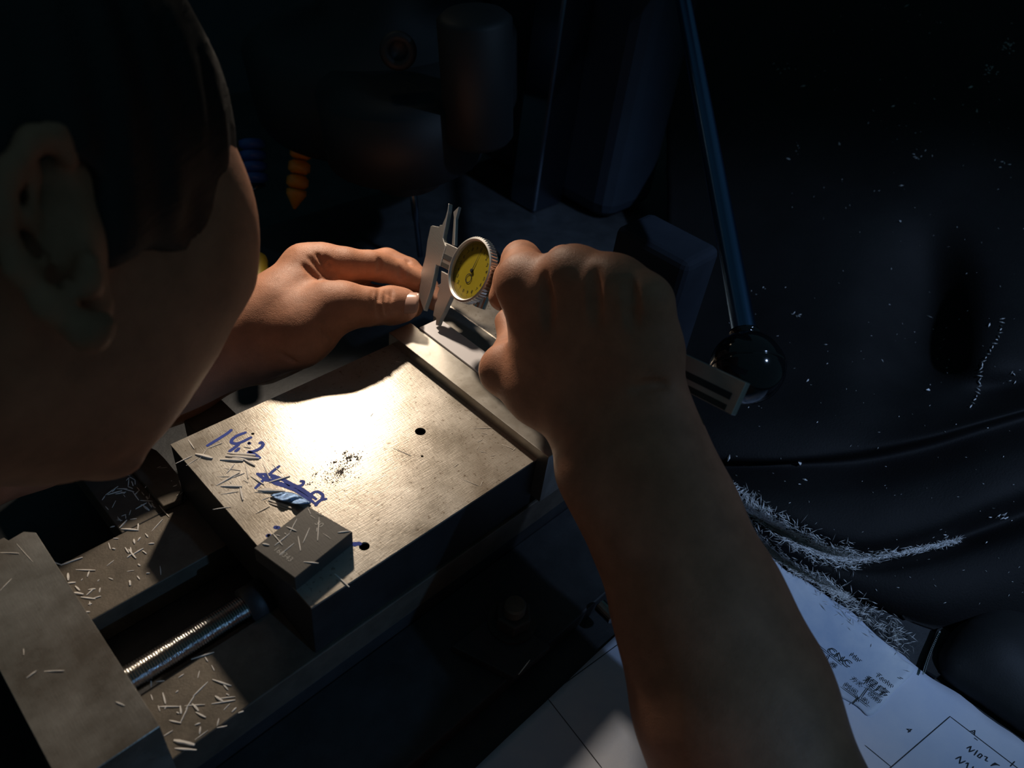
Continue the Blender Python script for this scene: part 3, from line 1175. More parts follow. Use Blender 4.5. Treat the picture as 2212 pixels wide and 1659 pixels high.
SR, SL, NB = np.array([-0.13, -0.36, -0.06]), np.array([-0.47, -0.02, -0.14]), np.array([-0.30, -0.18, -0.12])
ER, EL = J(1790, 2030, .288), J(-330, 1040, .345)
dn = R.T @ np.array([0, 0, -1.0])
hipc = NB + dn * 0.46 + R.T @ np.array([-0.16, 0.0, 0.0])
hv = (SL - SR) / np.linalg.norm(SL - SR)
hipR, hipL = hipc - hv * 0.09, hipc + hv * 0.09
w_hip = c2w(hipc)[2]
BD = Field((-0.95, -1.75, -1.35), (0.20, 0.12, 0.12), 0.012)
body_arm = Field((-0.62, -0.48, -0.45), (0.22, 0.10, 0.06), 0.005)
body_arm.cone(SR, ER, 0.052, 0.041, 0.02)
body_arm.cone(ER, J(1662, 1750, .322), 0.041, 0.036, 0.02)
body_arm.cone(SL, EL, 0.052, 0.040, 0.02)
body_arm.cone(J(-440, 880, .21), NB, 0.045, 0.055, 0.03)
body_arm.cone(NB, SR, 0.055, 0.05, 0.04)
body_arm.cone(NB, SL, 0.055, 0.05, 0.04)
body_arm.cone(NB + dn * 0.06, hipc * 0.5 + NB * 0.5, 0.10, 0.09, 0.04)
parts = [LH.mesh(), RH_.mesh(), HD.mesh(), body_arm.mesh()]
body = link('body', mesh_from(parts, 'body'), M['skin'], per)
# shirt over shoulders, short sleeves
SH = Field((-0.72, -0.80, -0.75), (0.16, 0.16, 0.16), 0.008)
SH.cone(SR, SR * 0.55 + ER * 0.45, 0.068, 0.060, 0.03)
SH.cone(SL, SL * 0.55 + EL * 0.45, 0.066, 0.058, 0.03)
SH.cone(NB + dn * 0.035, SR, 0.075, 0.066, 0.05)
SH.cone(NB + dn * 0.035, SL, 0.075, 0.066, 0.05)
SH.cone(NB + dn * 0.09 - hv * 0.06, hipR, 0.105, 0.11, 0.06)
SH.cone(NB + dn * 0.09 + hv * 0.06, hipL, 0.105, 0.11, 0.06)
link('shirt', mesh_from([SH.mesh()], 'shirt'), M['shirt'], per)
# trousers and shoes down to the floor
TR = Field((-1.05, -1.65, -1.35), (0.10, -0.05, 0.15), 0.014)
feet = []
for hp, sg in ((hipR, -1), (hipL, 1)):
    wz = c2w(hp)[2]
    knee = hp + dn * (wz * 0.46) + (R.T @ np.array([0.05, 0, 0]))
    ankle = hp + dn * (wz - 0.10)
    TR.cone(hp, knee, 0.098, 0.070, 0.04)
    TR.cone(knee, ankle, 0.070, 0.058, 0.03)
    feet.append(c2w(ankle))
TR.cone(hipR, hipL, 0.108, 0.108, 0.05)
link('trousers', mesh_from([TR.mesh()], 'trousers'), M['trouser'], per)
for ft in feet:
    bm = bmesh.new()
    bmesh.ops.create_uvsphere(bm, u_segments=20, v_segments=12, radius=1.0)
    for v in bm.verts:
        x, y, z = v.co
        v.co = (ft[0] + 0.06 + x * 0.145, ft[1] + y * 0.05, max(z, -0.62) * 0.08 + 0.0501)
    obj('shoe', bm, M['shoe'], per, True)
# hair
HR = Field((-0.33, -0.08, -0.42), (-0.05, 0.25, -0.13), 0.003)
HR.ell(HC + uv * 0.002, (fv, rv, uv), (0.092, 0.083, 0.107), 0.01)
X, Y, Z = np.meshgrid(*HR.ax, indexing='ij', sparse=True)


def side(p, nv):
    nv = np.array(nv) / np.linalg.norm(nv)
    return -((X - p[0]) * nv[0] + (Y - p[1]) * nv[1] + (Z - p[2]) * nv[2])


cut1 = side(HC + fv * 0.03 - uv * 0.032, uv * 0.80 - fv * 0.60)      # hairline over brow and temples
cut2 = side(HC - fv * 0.02 - uv * 0.045, uv * 0.9 - fv * 0.2)       # nape
HR.d = np.maximum(HR.d, np.minimum(cut1, np.maximum(cut2, side(HC - fv * 0.035, -fv)))).astype(np.float32)
HR.d += (0.0012 * np.sin((X * 90 + Z * 310)) * np.sin(Y * 60 + X * 280)).astype(np.float32)
HR.chain([(95, 370, .222, 95), (125, 470, .222, 100), (150, 600, .222, 80)], 0.006, True)
HR.chain([(215, 330, .235, 60), (218, 470, .232, 40), (222, 560, .231, 22)], 0.01)     # sideburn
link('hair', mesh_from([HR.mesh()], 'hair'), M['hair'], per)


def nail(cpx, tip_dir, upn, wd, ln):
    "curved nail plate; camera-space frame"
    td = np.array(tip_dir, float)
    td /= np.linalg.norm(td)
    un = np.array(upn, float)
    un -= td * (un @ td)
    un /= np.linalg.norm(un)
    sd = np.cross(td, un)
    bm = bmesh.new()
    g_ = {}
    for i in range(9):
        for k in range(9):
            a = (i / 8 - 0.5) * 2.0
            t = k / 8
            taper = 1 - 0.16 * (2 * t - 1) ** 4
            th = a * 0.95 * taper
            p = cpx + sd * math.sin(th) * wd / 1.7 + un * (math.cos(th) - 1) * wd / 1.7 + td * (t - 0.5) * ln * (1 - 0.16 * a * a) - un * 0.0006 * (2 * t - 1) ** 2
            g_[i, k] = bm.verts.new(c2w(p))
    for i in range(8):
        for k in range(8):
            bm.faces.new((g_[i, k], g_[i + 1, k], g_[i + 1, k + 1], g_[i, k + 1]))
    o = obj('fingernail', bm, M['nail'], per, True)
    md_ = o.modifiers.new('t', 'SOLIDIFY')
    md_.thickness = 0.0005
    md_.offset = 0
    return o


nail(J(877, 648, LH.surf(877, 648, 0.40) - 0.0005), (1, -0.02, 0.10), (0.04, 0.36, 0.90), 0.0160, 0.0165)

# ------------------------------------------------------------------ swarf slivers
chip_meshes = []
for k in range(6):
    bm = bmesh.new()
    bend = rng.uniform(-0.10, 0.10)
    rings = []
    for i in range(5):
        t = i / 4
        r = 0.5 * (1 - 0.45 * abs(2 * t - 1) ** 6) * rng.uniform(0.75, 1.15)
        rings.append([bm.verts.new((t - 0.5, bend * math.sin(math.pi * t) * 1.5 + r * y_, z_ * (0.4 + 0.6 * math.sin(math.pi * (0.1 + 0.8 * t))))) for y_, z_ in ((-1, 0), (-0.8, 1.0), (0.7, 0.9), (1, 0))])
    # y and z are in units of chip width; scaled when placed
    for p_, q_ in zip(rings[:-1], rings[1:]):
        for i in range(4):
            bm.faces.new((p_[i], q_[i], q_[(i + 1) % 4], p_[(i + 1) % 4]))
    bm.faces.new(rings[0][::-1])
    bm.faces.new(rings[-1])
    bmesh.ops.recalc_face_normals(bm, faces=bm.faces[:])
    me = bpy.data.meshes.new('sliver')
    bm.to_mesh(me)
    bm.free()
    me.materials.append(M['chip'])
    chip_meshes.append(me)


def chip(a, b, wd, h, label, group):
    "sliver between two photo positions on the surface h"
    pa, pb = P(*a, h), P(*b, h)
    d = pb - pa
    L = float(np.hypot(d[0], d[1]))
    o = bpy.data.objects.new('swarf_sliver', chip_meshes[int(rng.integers(6))])
    C.objects.link(o)
    o.location = Vector((pa + pb) / 2) + Vector((0, 0, 0.00005))
    o.rotation_euler = (0, -rng.uniform(0, 0.05), math.atan2(d[1], d[0]))
    o.scale = (L, wd, wd * 0.6)
    tag(o, label, 'metal chip', group)
    return o


A = [(250, 1015, 300, 1092, 7), (310, 1135, 450, 1172, 22), (395, 1092, 530, 1045, 6), (150, 1210, 285, 1150, 7), (235, 1228, 330, 1170, 5), (330, 1190, 400, 1100, 6), (570, 1125, 800, 1150, 20),
     (555, 1150, 830, 1172, 22), (510, 1180, 700, 1192, 20), (690, 1170, 795, 1232, 16), (610, 1165, 720, 1185, 18), (630, 1215, 565, 1290, 9), (715, 1215, 740, 1335, 9), (545, 1250, 680, 1270, 5),
     (480, 1318, 600, 1318, 5), (480, 1390, 670, 1285, 12), (600, 1330, 710, 1290, 7), (515, 1395, 690, 1400, 16), (672, 1390, 697, 1512, 15), (515, 1462, 660, 1440, 5), (450, 1585, 600, 1565, 5),
     (850, 1190, 915, 1340, 6), (760, 1315, 870, 1385, 10), (925, 1210, 1010, 1290, 5), (910, 1365, 1080, 1315, 12), (820, 1430, 1040, 1440, 24), (860, 1415, 950, 1430, 16), (905, 1510, 1100, 1580, 18),
     (800, 1620, 915, 1560, 7), (790, 1445, 870, 1450, 5), (845, 1510, 915, 1485, 5), (600, 1350, 598, 1372, 8), (700, 1345, 740, 1370, 5), (700, 1075, 760, 1085, 7), (910, 1535, 1060, 1585, 12)]
for x1, y1, x2, y2, wz in A:
    chip(zp(x1, y1), zp(x2, y2), wz / 3.77 * 0.42 / F * 1.1, 0, 'pale swarf sliver lying on the movable jaw near the blue figures', 'swarf slivers on the movable jaw')
A = [(745, 740, 675, 880, 8), (640, 820, 740, 865, 13), (675, 885, 520, 1010, 9), (505, 890, 600, 1005, 12), (400, 990, 470, 1005, 16), (870, 830, 805, 985, 8), (755, 915, 780, 1060, 9),
     (715, 985, 570, 1105, 8), (965, 725, 950, 960, 8), (1150, 878, 1270, 865, 12), (810, 1170, 960, 1185, 11), (855, 640, 880, 695, 8), (930, 680, 1000, 715, 5), (1000, 885, 1085, 945, 5),
     (870, 700, 930, 745, 5), (535, 900, 575, 915, 7), (945, 830, 940, 870, 6), (620, 885, 640, 900, 7)]
for x1, y1, x2, y2, wz in A:
    chip(zq(x1, y1), zq(x2, y2), wz / 4.61 * 0.36 / F * 1.1, BH, 'thin pale swarf sliver on top of the dark engraved block', 'swarf slivers on the engraved block')
chip(zq(1120, 1290), zq(1265, 1424), 0.0009, 0, 'pale sliver poking over the jaw edge beside the dark block', None)
chip((1018, 925), (1065, 925), 0.00035, 0, 'fine scratch-like sliver near the right corner of the movable jaw', 'fine slivers near the right jaw corner')
for a, b in (((1040, 935), (1052, 938)), ((1032, 955), (1042, 950)), ((1035, 962), (1030, 972)), ((1080, 958), (1112, 972)), ((1036, 975), (1050, 978)), ((1106, 975), (1114, 968)), ((1060, 985), (1070, 984)),
             ((980, 1010), (990, 1002)), ((1000, 1036), (1035, 1050)), ((1038, 1050), (1042, 1040)), ((845, 966), (888, 985)), ((800, 900), (806, 893)), ((1128, 930), (1112, 922)), ((855, 781), (867, 783))):
    chip(a, b, 0.00028, 0, 'fine scratch-like sliver near the right corner of the movable jaw', 'fine slivers near the right jaw corner')


def zl(x, y):
    return (x / 2.517, 1000 + y / 2.517)


LR = 'short pale swarf sliver on the lower vise rail'
A = [(1040, 1068, 1165, 1030, 10), (1115, 1055, 1130, 1080, 8), (1150, 1100, 1165, 1130, 6), (822, 1180, 822, 1220, 7), (850, 1190, 895, 1185, 7), (970, 1168, 1000, 1148, 6), (1085, 1130, 1075, 1170, 5),
     (1155, 1178, 1258, 1212, 11), (1215, 1205, 1240, 1235, 9), (885, 1250, 900, 1310, 9), (1130, 1190, 1050, 1270, 7), (1060, 1260, 1010, 1340, 7), (1020, 1330, 980, 1415, 7), (860, 1325, 980, 1325, 8),
     (980, 1320, 985, 1365, 10), (1000, 1320, 1115, 1315, 6), (1045, 1310, 1080, 1350, 12), (1065, 1355, 1120, 1385, 11), (1170, 1268, 1215, 1300, 14), (1150, 1310, 1280, 1290, 8), (1190, 1280, 1280, 1272, 6),
     (920, 1400, 985, 1415, 9), (955, 1250, 970, 1238, 7), (1260, 1355, 1285, 1330, 8), (1295, 1360, 1325, 1350, 8), (1180, 1430, 1190, 1390, 7), (1060, 1425, 1090, 1415, 8), (1180, 1440, 1235, 1430, 7),
     (1085, 1475, 1090, 1435, 10), (1060, 1505, 1130, 1455, 5), (890, 1485, 940, 1455, 6), (945, 1508, 1060, 1535, 20), (950, 1552, 1070, 1562, 12), (870, 1350, 860, 1320, 7), (895, 1340, 905, 1320, 7),
     (820, 1260, 830, 1290, 6), (1215, 1345, 1250, 1310, 5), (960, 1355, 975, 1362, 8), (1230, 1255, 1245, 1265, 8)]
for x1, y1, x2, y2, wz in A:
    chip(zl(x1, y1), zl(x2, y2), wz / 2.517 * 0.34 / F * 0.95, RH, LR, 'swarf slivers on the lower rail')
UR = 'short pale swarf sliver on the upper vise rail'
A = [(255, 530, 335, 555, 9), (330, 555, 450, 515, 11), (412, 580, 520, 585, 8), (485, 590, 475, 620, 8), (370, 600, 372, 640, 12), (580, 560, 620, 530, 5), (540, 635, 530, 645, 5), (590, 625, 615, 635, 6),
     (360, 655, 412, 650, 9), (400, 705, 455, 715, 12), (410, 670, 435, 695, 10), (470, 720, 510, 685, 8), (440, 730, 520, 740, 9), (480, 690, 520, 685, 8), (540, 705, 545, 680, 8), (500, 740, 550, 725, 8),
     (480, 770, 500, 765, 8), (440, 812, 490, 810, 9), (705, 640, 708, 668, 12), (745, 615, 760, 635, 8), (795, 600, 815, 600, 9), (870, 560, 875, 610, 5), (660, 360, 755, 367, 12), (690, 310, 650, 355, 9),
     (752, 330, 750, 362, 9), (790, 385, 805, 405, 9), (750, 425, 765, 405, 10), (728, 415, 732, 440, 11), (808, 440, 840, 438, 9), (590, 435, 600, 470, 6), (610, 465, 628, 470, 9), (615, 410, 645, 412, 6),
     (680, 460, 700, 490, 9), (700, 470, 740, 520, 11), (720, 500, 780, 465, 9), (690, 515, 720, 495, 9), (775, 478, 797, 495, 9), (710, 460, 715, 500, 9), (825, 370, 885, 308, 6), (865, 230, 920, 295, 7),
     (750, 550, 762, 560, 9), (300, 560, 270, 600, 8), (290, 620, 345, 650, 8), (310, 690, 360, 690, 7), (360, 740, 362, 770, 10), (280, 570, 320, 590, 7), (320, 600, 330, 630, 6), (600, 350, 625, 345, 8),
     (490, 775, 488, 755, 7), (430, 825, 450, 815, 8), (690, 590, 730, 585, 4), (440, 640, 450, 630, 5), (640, 300, 660, 315, 7)]
for x1, y1, x2, y2, wz in A:
    chip(zl(x1, y1), zl(x2, y2), wz / 2.517 * 0.38 / F * 0.95, RH, UR, 'swarf slivers on the upper rail')


def zk(x, y):
    return (180 + x / 6.913, 940 + y / 6.913)


A = [(280, 970, 325, 905, 18), (330, 895, 520, 765, 18), (360, 890, 580, 830, 20), (480, 880, 640, 850, 20), (430, 845, 480, 790, 24), (500, 800, 660, 805, 16), (600, 805, 760, 850, 18), (680, 640, 668, 770, 16),
     (690, 625, 770, 670, 16), (770, 670, 775, 740, 18), (668, 770, 740, 800, 18), (720, 690, 745, 760, 22), (740, 850, 830, 975, 20), (770, 890, 830, 830, 18), (800, 780, 840, 830, 14), (850, 975, 1035, 990, 18),
     (780, 1105, 950, 1010, 20), (900, 1060, 985, 1125, 34), (970, 1000, 1020, 1080, 24), (940, 920, 965, 960, 30), (870, 850, 910, 900, 14), (1000, 1040, 1080, 1090, 24), (600, 890, 625, 925, 12), (430, 1085, 485, 980, 12),
     (330, 1065, 375, 1115, 14), (685, 1195, 710, 1120, 12), (700, 1258, 800, 1248, 14), (570, 1210, 640, 1185, 12), (630, 1190, 635, 1250, 12), (510, 1215, 560, 1290, 9), (500, 1265, 585, 1275, 9),
     (560, 850, 620, 870, 24), (990, 870, 980, 950, 10), (1020, 1010, 1050, 1060, 18), (860, 1040, 910, 1050, 22), (560, 560, 700, 610, 10), (640, 680, 680, 635, 10)]
for x1, y1, x2, y2, wz in A:
    chip(zk(x1, y1), zk(x2, y2), wz / 6.913 * 0.405 / F * 0.95, RH, 'pale swarf sliver heaped on the lug beside the upper rail', 'swarf slivers on the side lug')
A = [(1340, 770, 1400, 745, 16), (1430, 675, 1470, 790, 10), (1395, 915, 1425, 885, 14), (1100, 490, 1160, 465, 6), (1120, 490, 1250, 485, 5), (1310, 690, 1325, 680, 10), (920, 790, 940, 765, 8), (1440, 890, 1485, 850, 8)]
for x1, y1, x2, y2, wz in A:
    chip(zk(x1, y1), zk(x2, y2), wz / 6.913 * 0.41 / F, -0.035, 'tiny pale swarf sliver on the chamfered guide of the vise', 'swarf slivers on the chamfered guide')
A = [(0, 487, 105, 493, 7), (0, 695, 65, 630, 8), (128, 1010, 130, 1045, 5), (145, 1170, 200, 1130, 9), (238, 1133, 350, 1131, 8), (630, 1300, 678, 1320, 9), (90, 440, 180, 540, 4)]
for x1, y1, x2, y2, wz in A:
    chip(zl(x1, y1), zl(x2, y2), wz / 2.517 * 0.33 / F * 0.8, bz, 'pale swarf sliver lying on the end plate at lower left', 'swarf slivers on the end plate')

# ------------------------------------------------------------------ clamp beside the vise
cz = -0.066
q = P(1105, 1345, cz)
FL = ZP - 0.072
cl = empty('clamp_bolt', (q[0], q[1], FL), 'dark hexagon nut and stud on a square clamp plate beside the vise', 'bolt')
bm = bmesh.new()
pp = [P(*k, cz)[:2] for k in ((975, 1395), (1075, 1320), (1190, 1395), (1110, 1462))]
prism(bm, pp, FL + 0.0001, ZP + cz)
bev(obj('clamp_plate', bm, M['cast'], cl), 0.0006)
bm = bmesh.new()
lathe(bm, (q[0], q[1], ZP + cz), (q[0], q[1], ZP), [(0, 0.0135), (0.0018, 0.0135), (0.0018, 0.0110), (0.0020, 0.0110)], 40)
obj('washer', bm, M['block'], cl)
bm = bmesh.new()
lathe(bm, (q[0], q[1], ZP + cz + 0.002), (q[0], q[1], ZP), [(0, 0.0105), (0.0085, 0.0105), (0.0095, 0.0095)], 6, 0.3)
bev(obj('nut', bm, M['block'], cl), 0.0006)
bm = bmesh.new()
lathe(bm, (q[0], q[1], ZP + cz + 0.0116), (q[0], q[1], ZP + 0.05), [(0, 0.0062), (0.0055, 0.0062), (0.0065, 0.0052), (0.0066, 0)], 28)
obj('stud', bm, M['rail'], cl, False)
for a, b in (((1145, 1425), (1120, 1458)), ((765, 1338), (775, 1330))):
    chip(a, b, 0.0006, -0.065, 'faint sliver on the dark casting beside the vise', 'slivers on the dark casting')
a, b = P(1288, 1328, -0.078), P(1318, 1358, -0.078)
bm = bmesh.new()
a[2] = b[2] = ZP - 0.072 + 0.0043
rod(bm, a, b, 0.0042, 20)
ob = bev(obj('dowel_pin', bm, M['screw'], None), 0.0006)
tag(ob, 'short shiny steel pin lying beside the drawing sheet', 'pin')

# ------------------------------------------------------------------ paper
PZ = TH + 0.0012
xA, xB = -0.02, P(1900, 1380, PZ)[0]
yB = P(1335, 1370, PZ)[1]
sheet = empty('drawing_sheet', (xB - 0.2, yB - 0.15, ZP + TH), 'large white drawing sheet with handwritten notes on the machine table', 'paper')


def sheet_z(x, y):
    e = max(0.0, (x - (xB - 0.05)) / 0.05)
    return ZP + PZ + 0.0012 + 0.0010 * math.sin(38 * y + 20 * x) * (0.4 + e) + 0.0004 * math.sin(90 * x - 60 * y)


bm = bmesh.new()
nx, ny = 60, 80
vs = {}
for i in range(nx):
    for k in range(ny):
        x = xA + (xB - xA) * i / (nx - 1)
        y = yB - 0.29 * k / (ny - 1)
        if i == nx - 1:
            x += 0.0016 * math.sin(y * 70) + 0.0008 * math.sin(y * 190) + rng.uniform(-0.0002, 0.0002)
        vs[i, k] = bm.verts.new((x, y, sheet_z(x, y)))
for i in range(nx - 1):
    for k in range(ny - 1):
        bm.faces.new((vs[i, k], vs[i + 1, k], vs[i + 1, k + 1], vs[i, k + 1]))
po = obj('sheet', bm, M['paper'], sheet, True)
md = po.modifiers.new('t', 'SOLIDIFY')
md.thickness = 0.00015


def on_sheet(px, py, lift=0.0003, h=None):
    q = P(px, py, PZ + 0.0012)
    for _ in range(3):
        q = P(px, py, sheet_z(q[0], q[1]) - ZP)
    q[2] += lift
    return q


def pen(bm, pts, wd, lift=0.00025, n=6):
    out = []
    for a, b in zip(pts[:-1], pts[1:]):
        for k in range(n):
            out.append(on_sheet(a[0] + (b[0] - a[0]) * k / n, a[1] + (b[1] - a[1]) * k / n, lift))
    out.append(on_sheet(*pts[-1], lift))
    ribbon(bm, out, wd, th=0.0)


dX, dY = (0, -1, 0), (1, 0, 0)
bm = bmesh.new()
pen(bm, [(1908, 1672), (2052, 1548), (2230, 1684)], 0.00045, n=20)
pen(bm, [(1868, 1610), (1925, 1657)], 0.0004, n=8)
pen(bm, [(1345, 1385), (1180, 1505), (940, 1680)], 0.0004, n=14)
pen(bm, [(1180, 1505), (1300, 1659)], 0.0004, n=14)
pen(bm, [(2182, 1656), (2192, 1645)], 0.0005)
for s, px, py, sz_, sh in (('4', 1962, 1577, 0.0050, 0.2), ('A', 2101, 1581, 0.0050, 0.2)):
    add_me(bm, text_mesh(s, sz_, on_sheet(px, py), dX, dY, (0, 0, 1), 0.00003, shear=sh))
for pts in ([(2088, 1617), (2098, 1612), (2093, 1625), (2106, 1620)], [(2112, 1621), (2104, 1632)], [(2118, 1628), (2111, 1634), (2116, 1638), (2122, 1632), (2118, 1628)],
            [(2126, 1634), (2133, 1636), (2128, 1643), (2134, 1645)],
            [(2064, 1640), (2076, 1634), (2072, 1650), (2086, 1644)], [(2086, 1650), (2092, 1648), (2088, 1660), (2097, 1662)], [(2103, 1656), (2098, 1664)]):
    pen(bm, pts, 0.00055, n=4)
for k in range(7):
    pen(bm, [(2140 + 2 * k, 1655 - k * 0.6), (2150 + 1.6 * k, 1648 + k)], 0.0006, n=2)
for pts in ([(2104, 1594), (2112, 1600)],):
    pen(bm, pts, 0.0004)
tag(obj('drawn_lines', bm, M['ink'], po), kind='stuff')

# torn printed sheet stuck over the corner of the drawing
ps = empty('torn_printed_sheet', on_sheet(1850, 1400) * [1, 1, 0] + [0, 0, ZP + TH], 'torn printed sheet with table headings lying over the drawing', 'paper')
outl = [(1560, 1300), (1640, 1200), (1700, 1236), (1760, 1272), (1830, 1330), (1890, 1372), (1950, 1425), (1974, 1450), (1925, 1500), (1880, 1547), (1840, 1520), (1700, 1440)]
bm = bmesh.new()
cen = np.mean(np.array(outl), 0)
ring0 = []
rr_ = smooth_pts([np.array(o_, float) for o_ in outl + [outl[0]]], 6)[:-1]
K = 12
layers = []
for t in range(1, K + 1):
    layers.append([bm.verts.new(on_sheet(*(cen + (np.array(p) - cen) * t / K), 0.0006 + 0.0004 * math.sin(p[0] * 0.05) ** 2 * (t / K) ** 3)) for p in rr_])
c_ = bm.verts.new(on_sheet(*cen, 0.0006))
n = len(rr_)
for k in range(n):
    bm.faces.new((c_, layers[0][k], layers[0][(k + 1) % n]))
    for t in range(K - 1):
        bm.faces.new((layers[t][k], layers[t + 1][k], layers[t + 1][(k + 1) % n], layers[t][(k + 1) % n]))
so = obj('sheet', bm, M['paper2'], ps, True)
md = so.modifiers.new('t', 'SOLIDIFY')
md.thickness = 0.00015
bm = bmesh.new()
for s, px, py, sz_ in (('CNC', 1812, 1423, 0.0066), ('Har', 1848, 1424, 0.0042), ('Techn', 1910, 1473, 0.0040), ('程序', 1891, 1488, 0.0070), ('方式', 1850, 1476, 0.0034), ('时间', 1836, 1491, 0.0038),
                       ('切削', 1888, 1510, 0.0036), ('难', 1799, 1440, 0.0040), ('(单)', 1866, 1515, 0.0030)):
    add_me(bm, text_mesh(s, sz_, on_sheet(px, py, 0.0018), dX, dY, (0, 0, 1), 0.00003))
for pts in ([(1760, 1392), (1820, 1440)], [(1790, 1418), (1783, 1432)], [(1868, 1487), (1905, 1510)], [(1873, 1490), (1860, 1508)], [(1817, 1486), (1876, 1530)],
            [(1855, 1508), (1838, 1525)], [(1848, 1503), (1852, 1520)], [(1940, 1466), (1948, 1470)]):
    pen(bm, pts, 0.00050, 0.0018)
obj('printed_text', bm, M['ink'], so)

# ------------------------------------------------------------------ black cover over the right side of the machine
cols = [1440, 1560, 1700, 1850, 2000, 2130, 2300]
rows = [  # (list of y per column, depth per column)
    ([-120] * 7, [1.00, .97, .93, .88, .85, .83, .82]),
    ([150] * 7, [.90, .87, .84, .80, .77, .75, .74]),
    ([400] * 7, [.80, .77, .74, .715, .69, .68, .67]),
    ([620, 620, 620, 620, 615, 600, 590], [.72, .69, .655, .635, .66, .62, .60]),
    ([800, 800, 800, 790, 780, 770, 760], [.62, .60, .58, .57, .605, .56, .55]),
    ([900, 905, 910, 900, 870, 850, 820], [.560, .545, .535, .53, .545, .555, .53]),
    ([980, 985, 985, 970, 940, 905, 860], [.545, .530, .520, .515, .505, .50, .50]),
    ([1005, 1008, 1008, 1002, 970, 930, 880], [.548, .540, .530, .525, .52, .515, .512]),
    ([1025, 1045, 1060, 1070, 1040, 1000, 950], [.530, .510, .497, .492, .49, .488, .485]),
    ([1030, 1062, 1120, 1165, 1140, 1090, 1030], [.528, .505, .486, .478, .478, .476, .475]),
    ([1035, 1072, 1155, 1206, 1182, 1140, 1075], [.530, .518, .504, .496, .496, .496, .492]),
    ([1040, 1082, 1175, 1235, 1225, 1190, 1140], [.530, .520, .490, .478, .474, .474, .470]),
    ([1045, 1090, 1195, 1280, 1300, 1280, 1240], [.530, .522, .492, .478, .468, .466, .465]),
    ([1050, 1100, 1215, 1312, 1375, 1385, 1380], [.530, .524, .506, .490, .478, .474, .470]),
]
bm = bmesh.new()
G = np.array([[[x, y, z] for x, y, z in zip(cols, r[0], r[1])] for r in rows])


def catmull(arr, n):
    q = np.concatenate([arr[:1] * 2 - arr[1:2], arr, arr[-1:] * 2 - arr[-2:-1]])
    out = []
    for i in range(1, len(q) - 2):
        for k in range(n):
            t = k / n
            out.append(0.5 * (2 * q[i] + (q[i + 1] - q[i - 1]) * t + (2 * q[i - 1] - 5 * q[i] + 4 * q[i + 1] - q[i + 2]) * t * t + (-q[i - 1] + 3 * q[i] - 3 * q[i + 1] + q[i + 2]) * t ** 3))
    out.append(arr[-1])
    return np.array(out)


G = catmull(G, 8)
G = catmull(G.transpose(1, 0, 2), 10).transpose(1, 0, 2)
hmin = ZP + TH + 0.0015
vs = {}
for i in range(G.shape[0]):
    for k in range(G.shape[1]):
        q = D(*G[i, k])
        q = q + 0.0015 * np.array([0.3, -0.5, 0.6]) * math.sin(q[0] * 60 + q[1] * 25) * math.sin(q[1] * 45)
        if q[2] < hmin:
            q[2] = hmin
        vs[i, k] = bm.verts.new(q)
for i in range(G.shape[0] - 1):
    for k in range(G.shape[1] - 1):
        bm.faces.new((vs[i, k], vs[i + 1, k], vs[i + 1, k + 1], vs[i, k + 1]))
cv = obj('machine_cover', bm, M['cloth'], None, True)
md = cv.modifiers.new('t', 'SOLIDIFY')
md.thickness = 0.002
md.offset = -1
tag(cv, 'black oilcloth cover with deep folds draped over the machine at right', 'cover')
import mathutils.bvhtree as bvh
cvb = bvh.BVHTree.FromPolygons([v.co.copy() for v in cv.data.vertices], [p.vertices[:] for p in cv.data.polygons])


def hit(px, py, lift=0.0008):
    r = Vector(ray(px, py)).normalized()
    loc, nrm, _, _ = cvb.ray_cast(Vector(CAM), r)
    if loc is None:
        return on_sheet(px, py, 0.001), np.array([0, 0, 1.0])
    if nrm.dot(r) > 0:
        nrm = -nrm
    return np.array(loc) + np.array(nrm) * lift, np.array(nrm)


def sliver_into(bm, c, nrm, L, wd):
    a = rng.normal(size=3)
    a -= nrm * (a @ nrm) * 0.8
    a /= np.linalg.norm(a)
    s = np.cross(a, nrm)
    s /= np.linalg.norm(s) + 1e-9
    n2 = np.cross(s, a)
    e0, e1 = c - a * L / 2, c + a * L / 2
    v = [bm.verts.new(p) for p in (e0, c + s * wd / 2, c - s * wd / 2, c + n2 * wd * 0.7, e1)]
    for f_ in ((0, 1, 3), (0, 3, 2), (0, 2, 1), (4, 3, 1), (4, 2, 3), (4, 1, 2)):
        bm.faces.new([v[i] for i in f_])


def pile(name, line, count, spread, label, Lr=(0.002, 0.008), wr=(0.0002, 0.0006)):
    bm = bmesh.new()
    line = [np.array(p, float) for p in line]
    seg_ = [np.linalg.norm(b[:2] - a[:2]) for a, b in zip(line[:-1], line[1:])]
    cum = np.cumsum([0] + seg_)
    for _ in range(count):
        t = rng.uniform(0, cum[-1])
        i = min(int(np.searchsorted(cum, t, 'right')) - 1, len(seg_) - 1)
        p = line[i] + (line[i + 1] - line[i]) * ((t - cum[i]) / seg_[i])
        wv = p[2] * spread
        c, nr = hit(p[0] + rng.normal(0, wv * 0.5), p[1] + rng.normal(0, wv), rng.uniform(0.0003, 0.0018))
        sliver_into(bm, c, nr, rng.uniform(*Lr), rng.uniform(*wr))
    return tag(obj(name, bm, M['swarf']), label, 'swarf', kind='stuff')


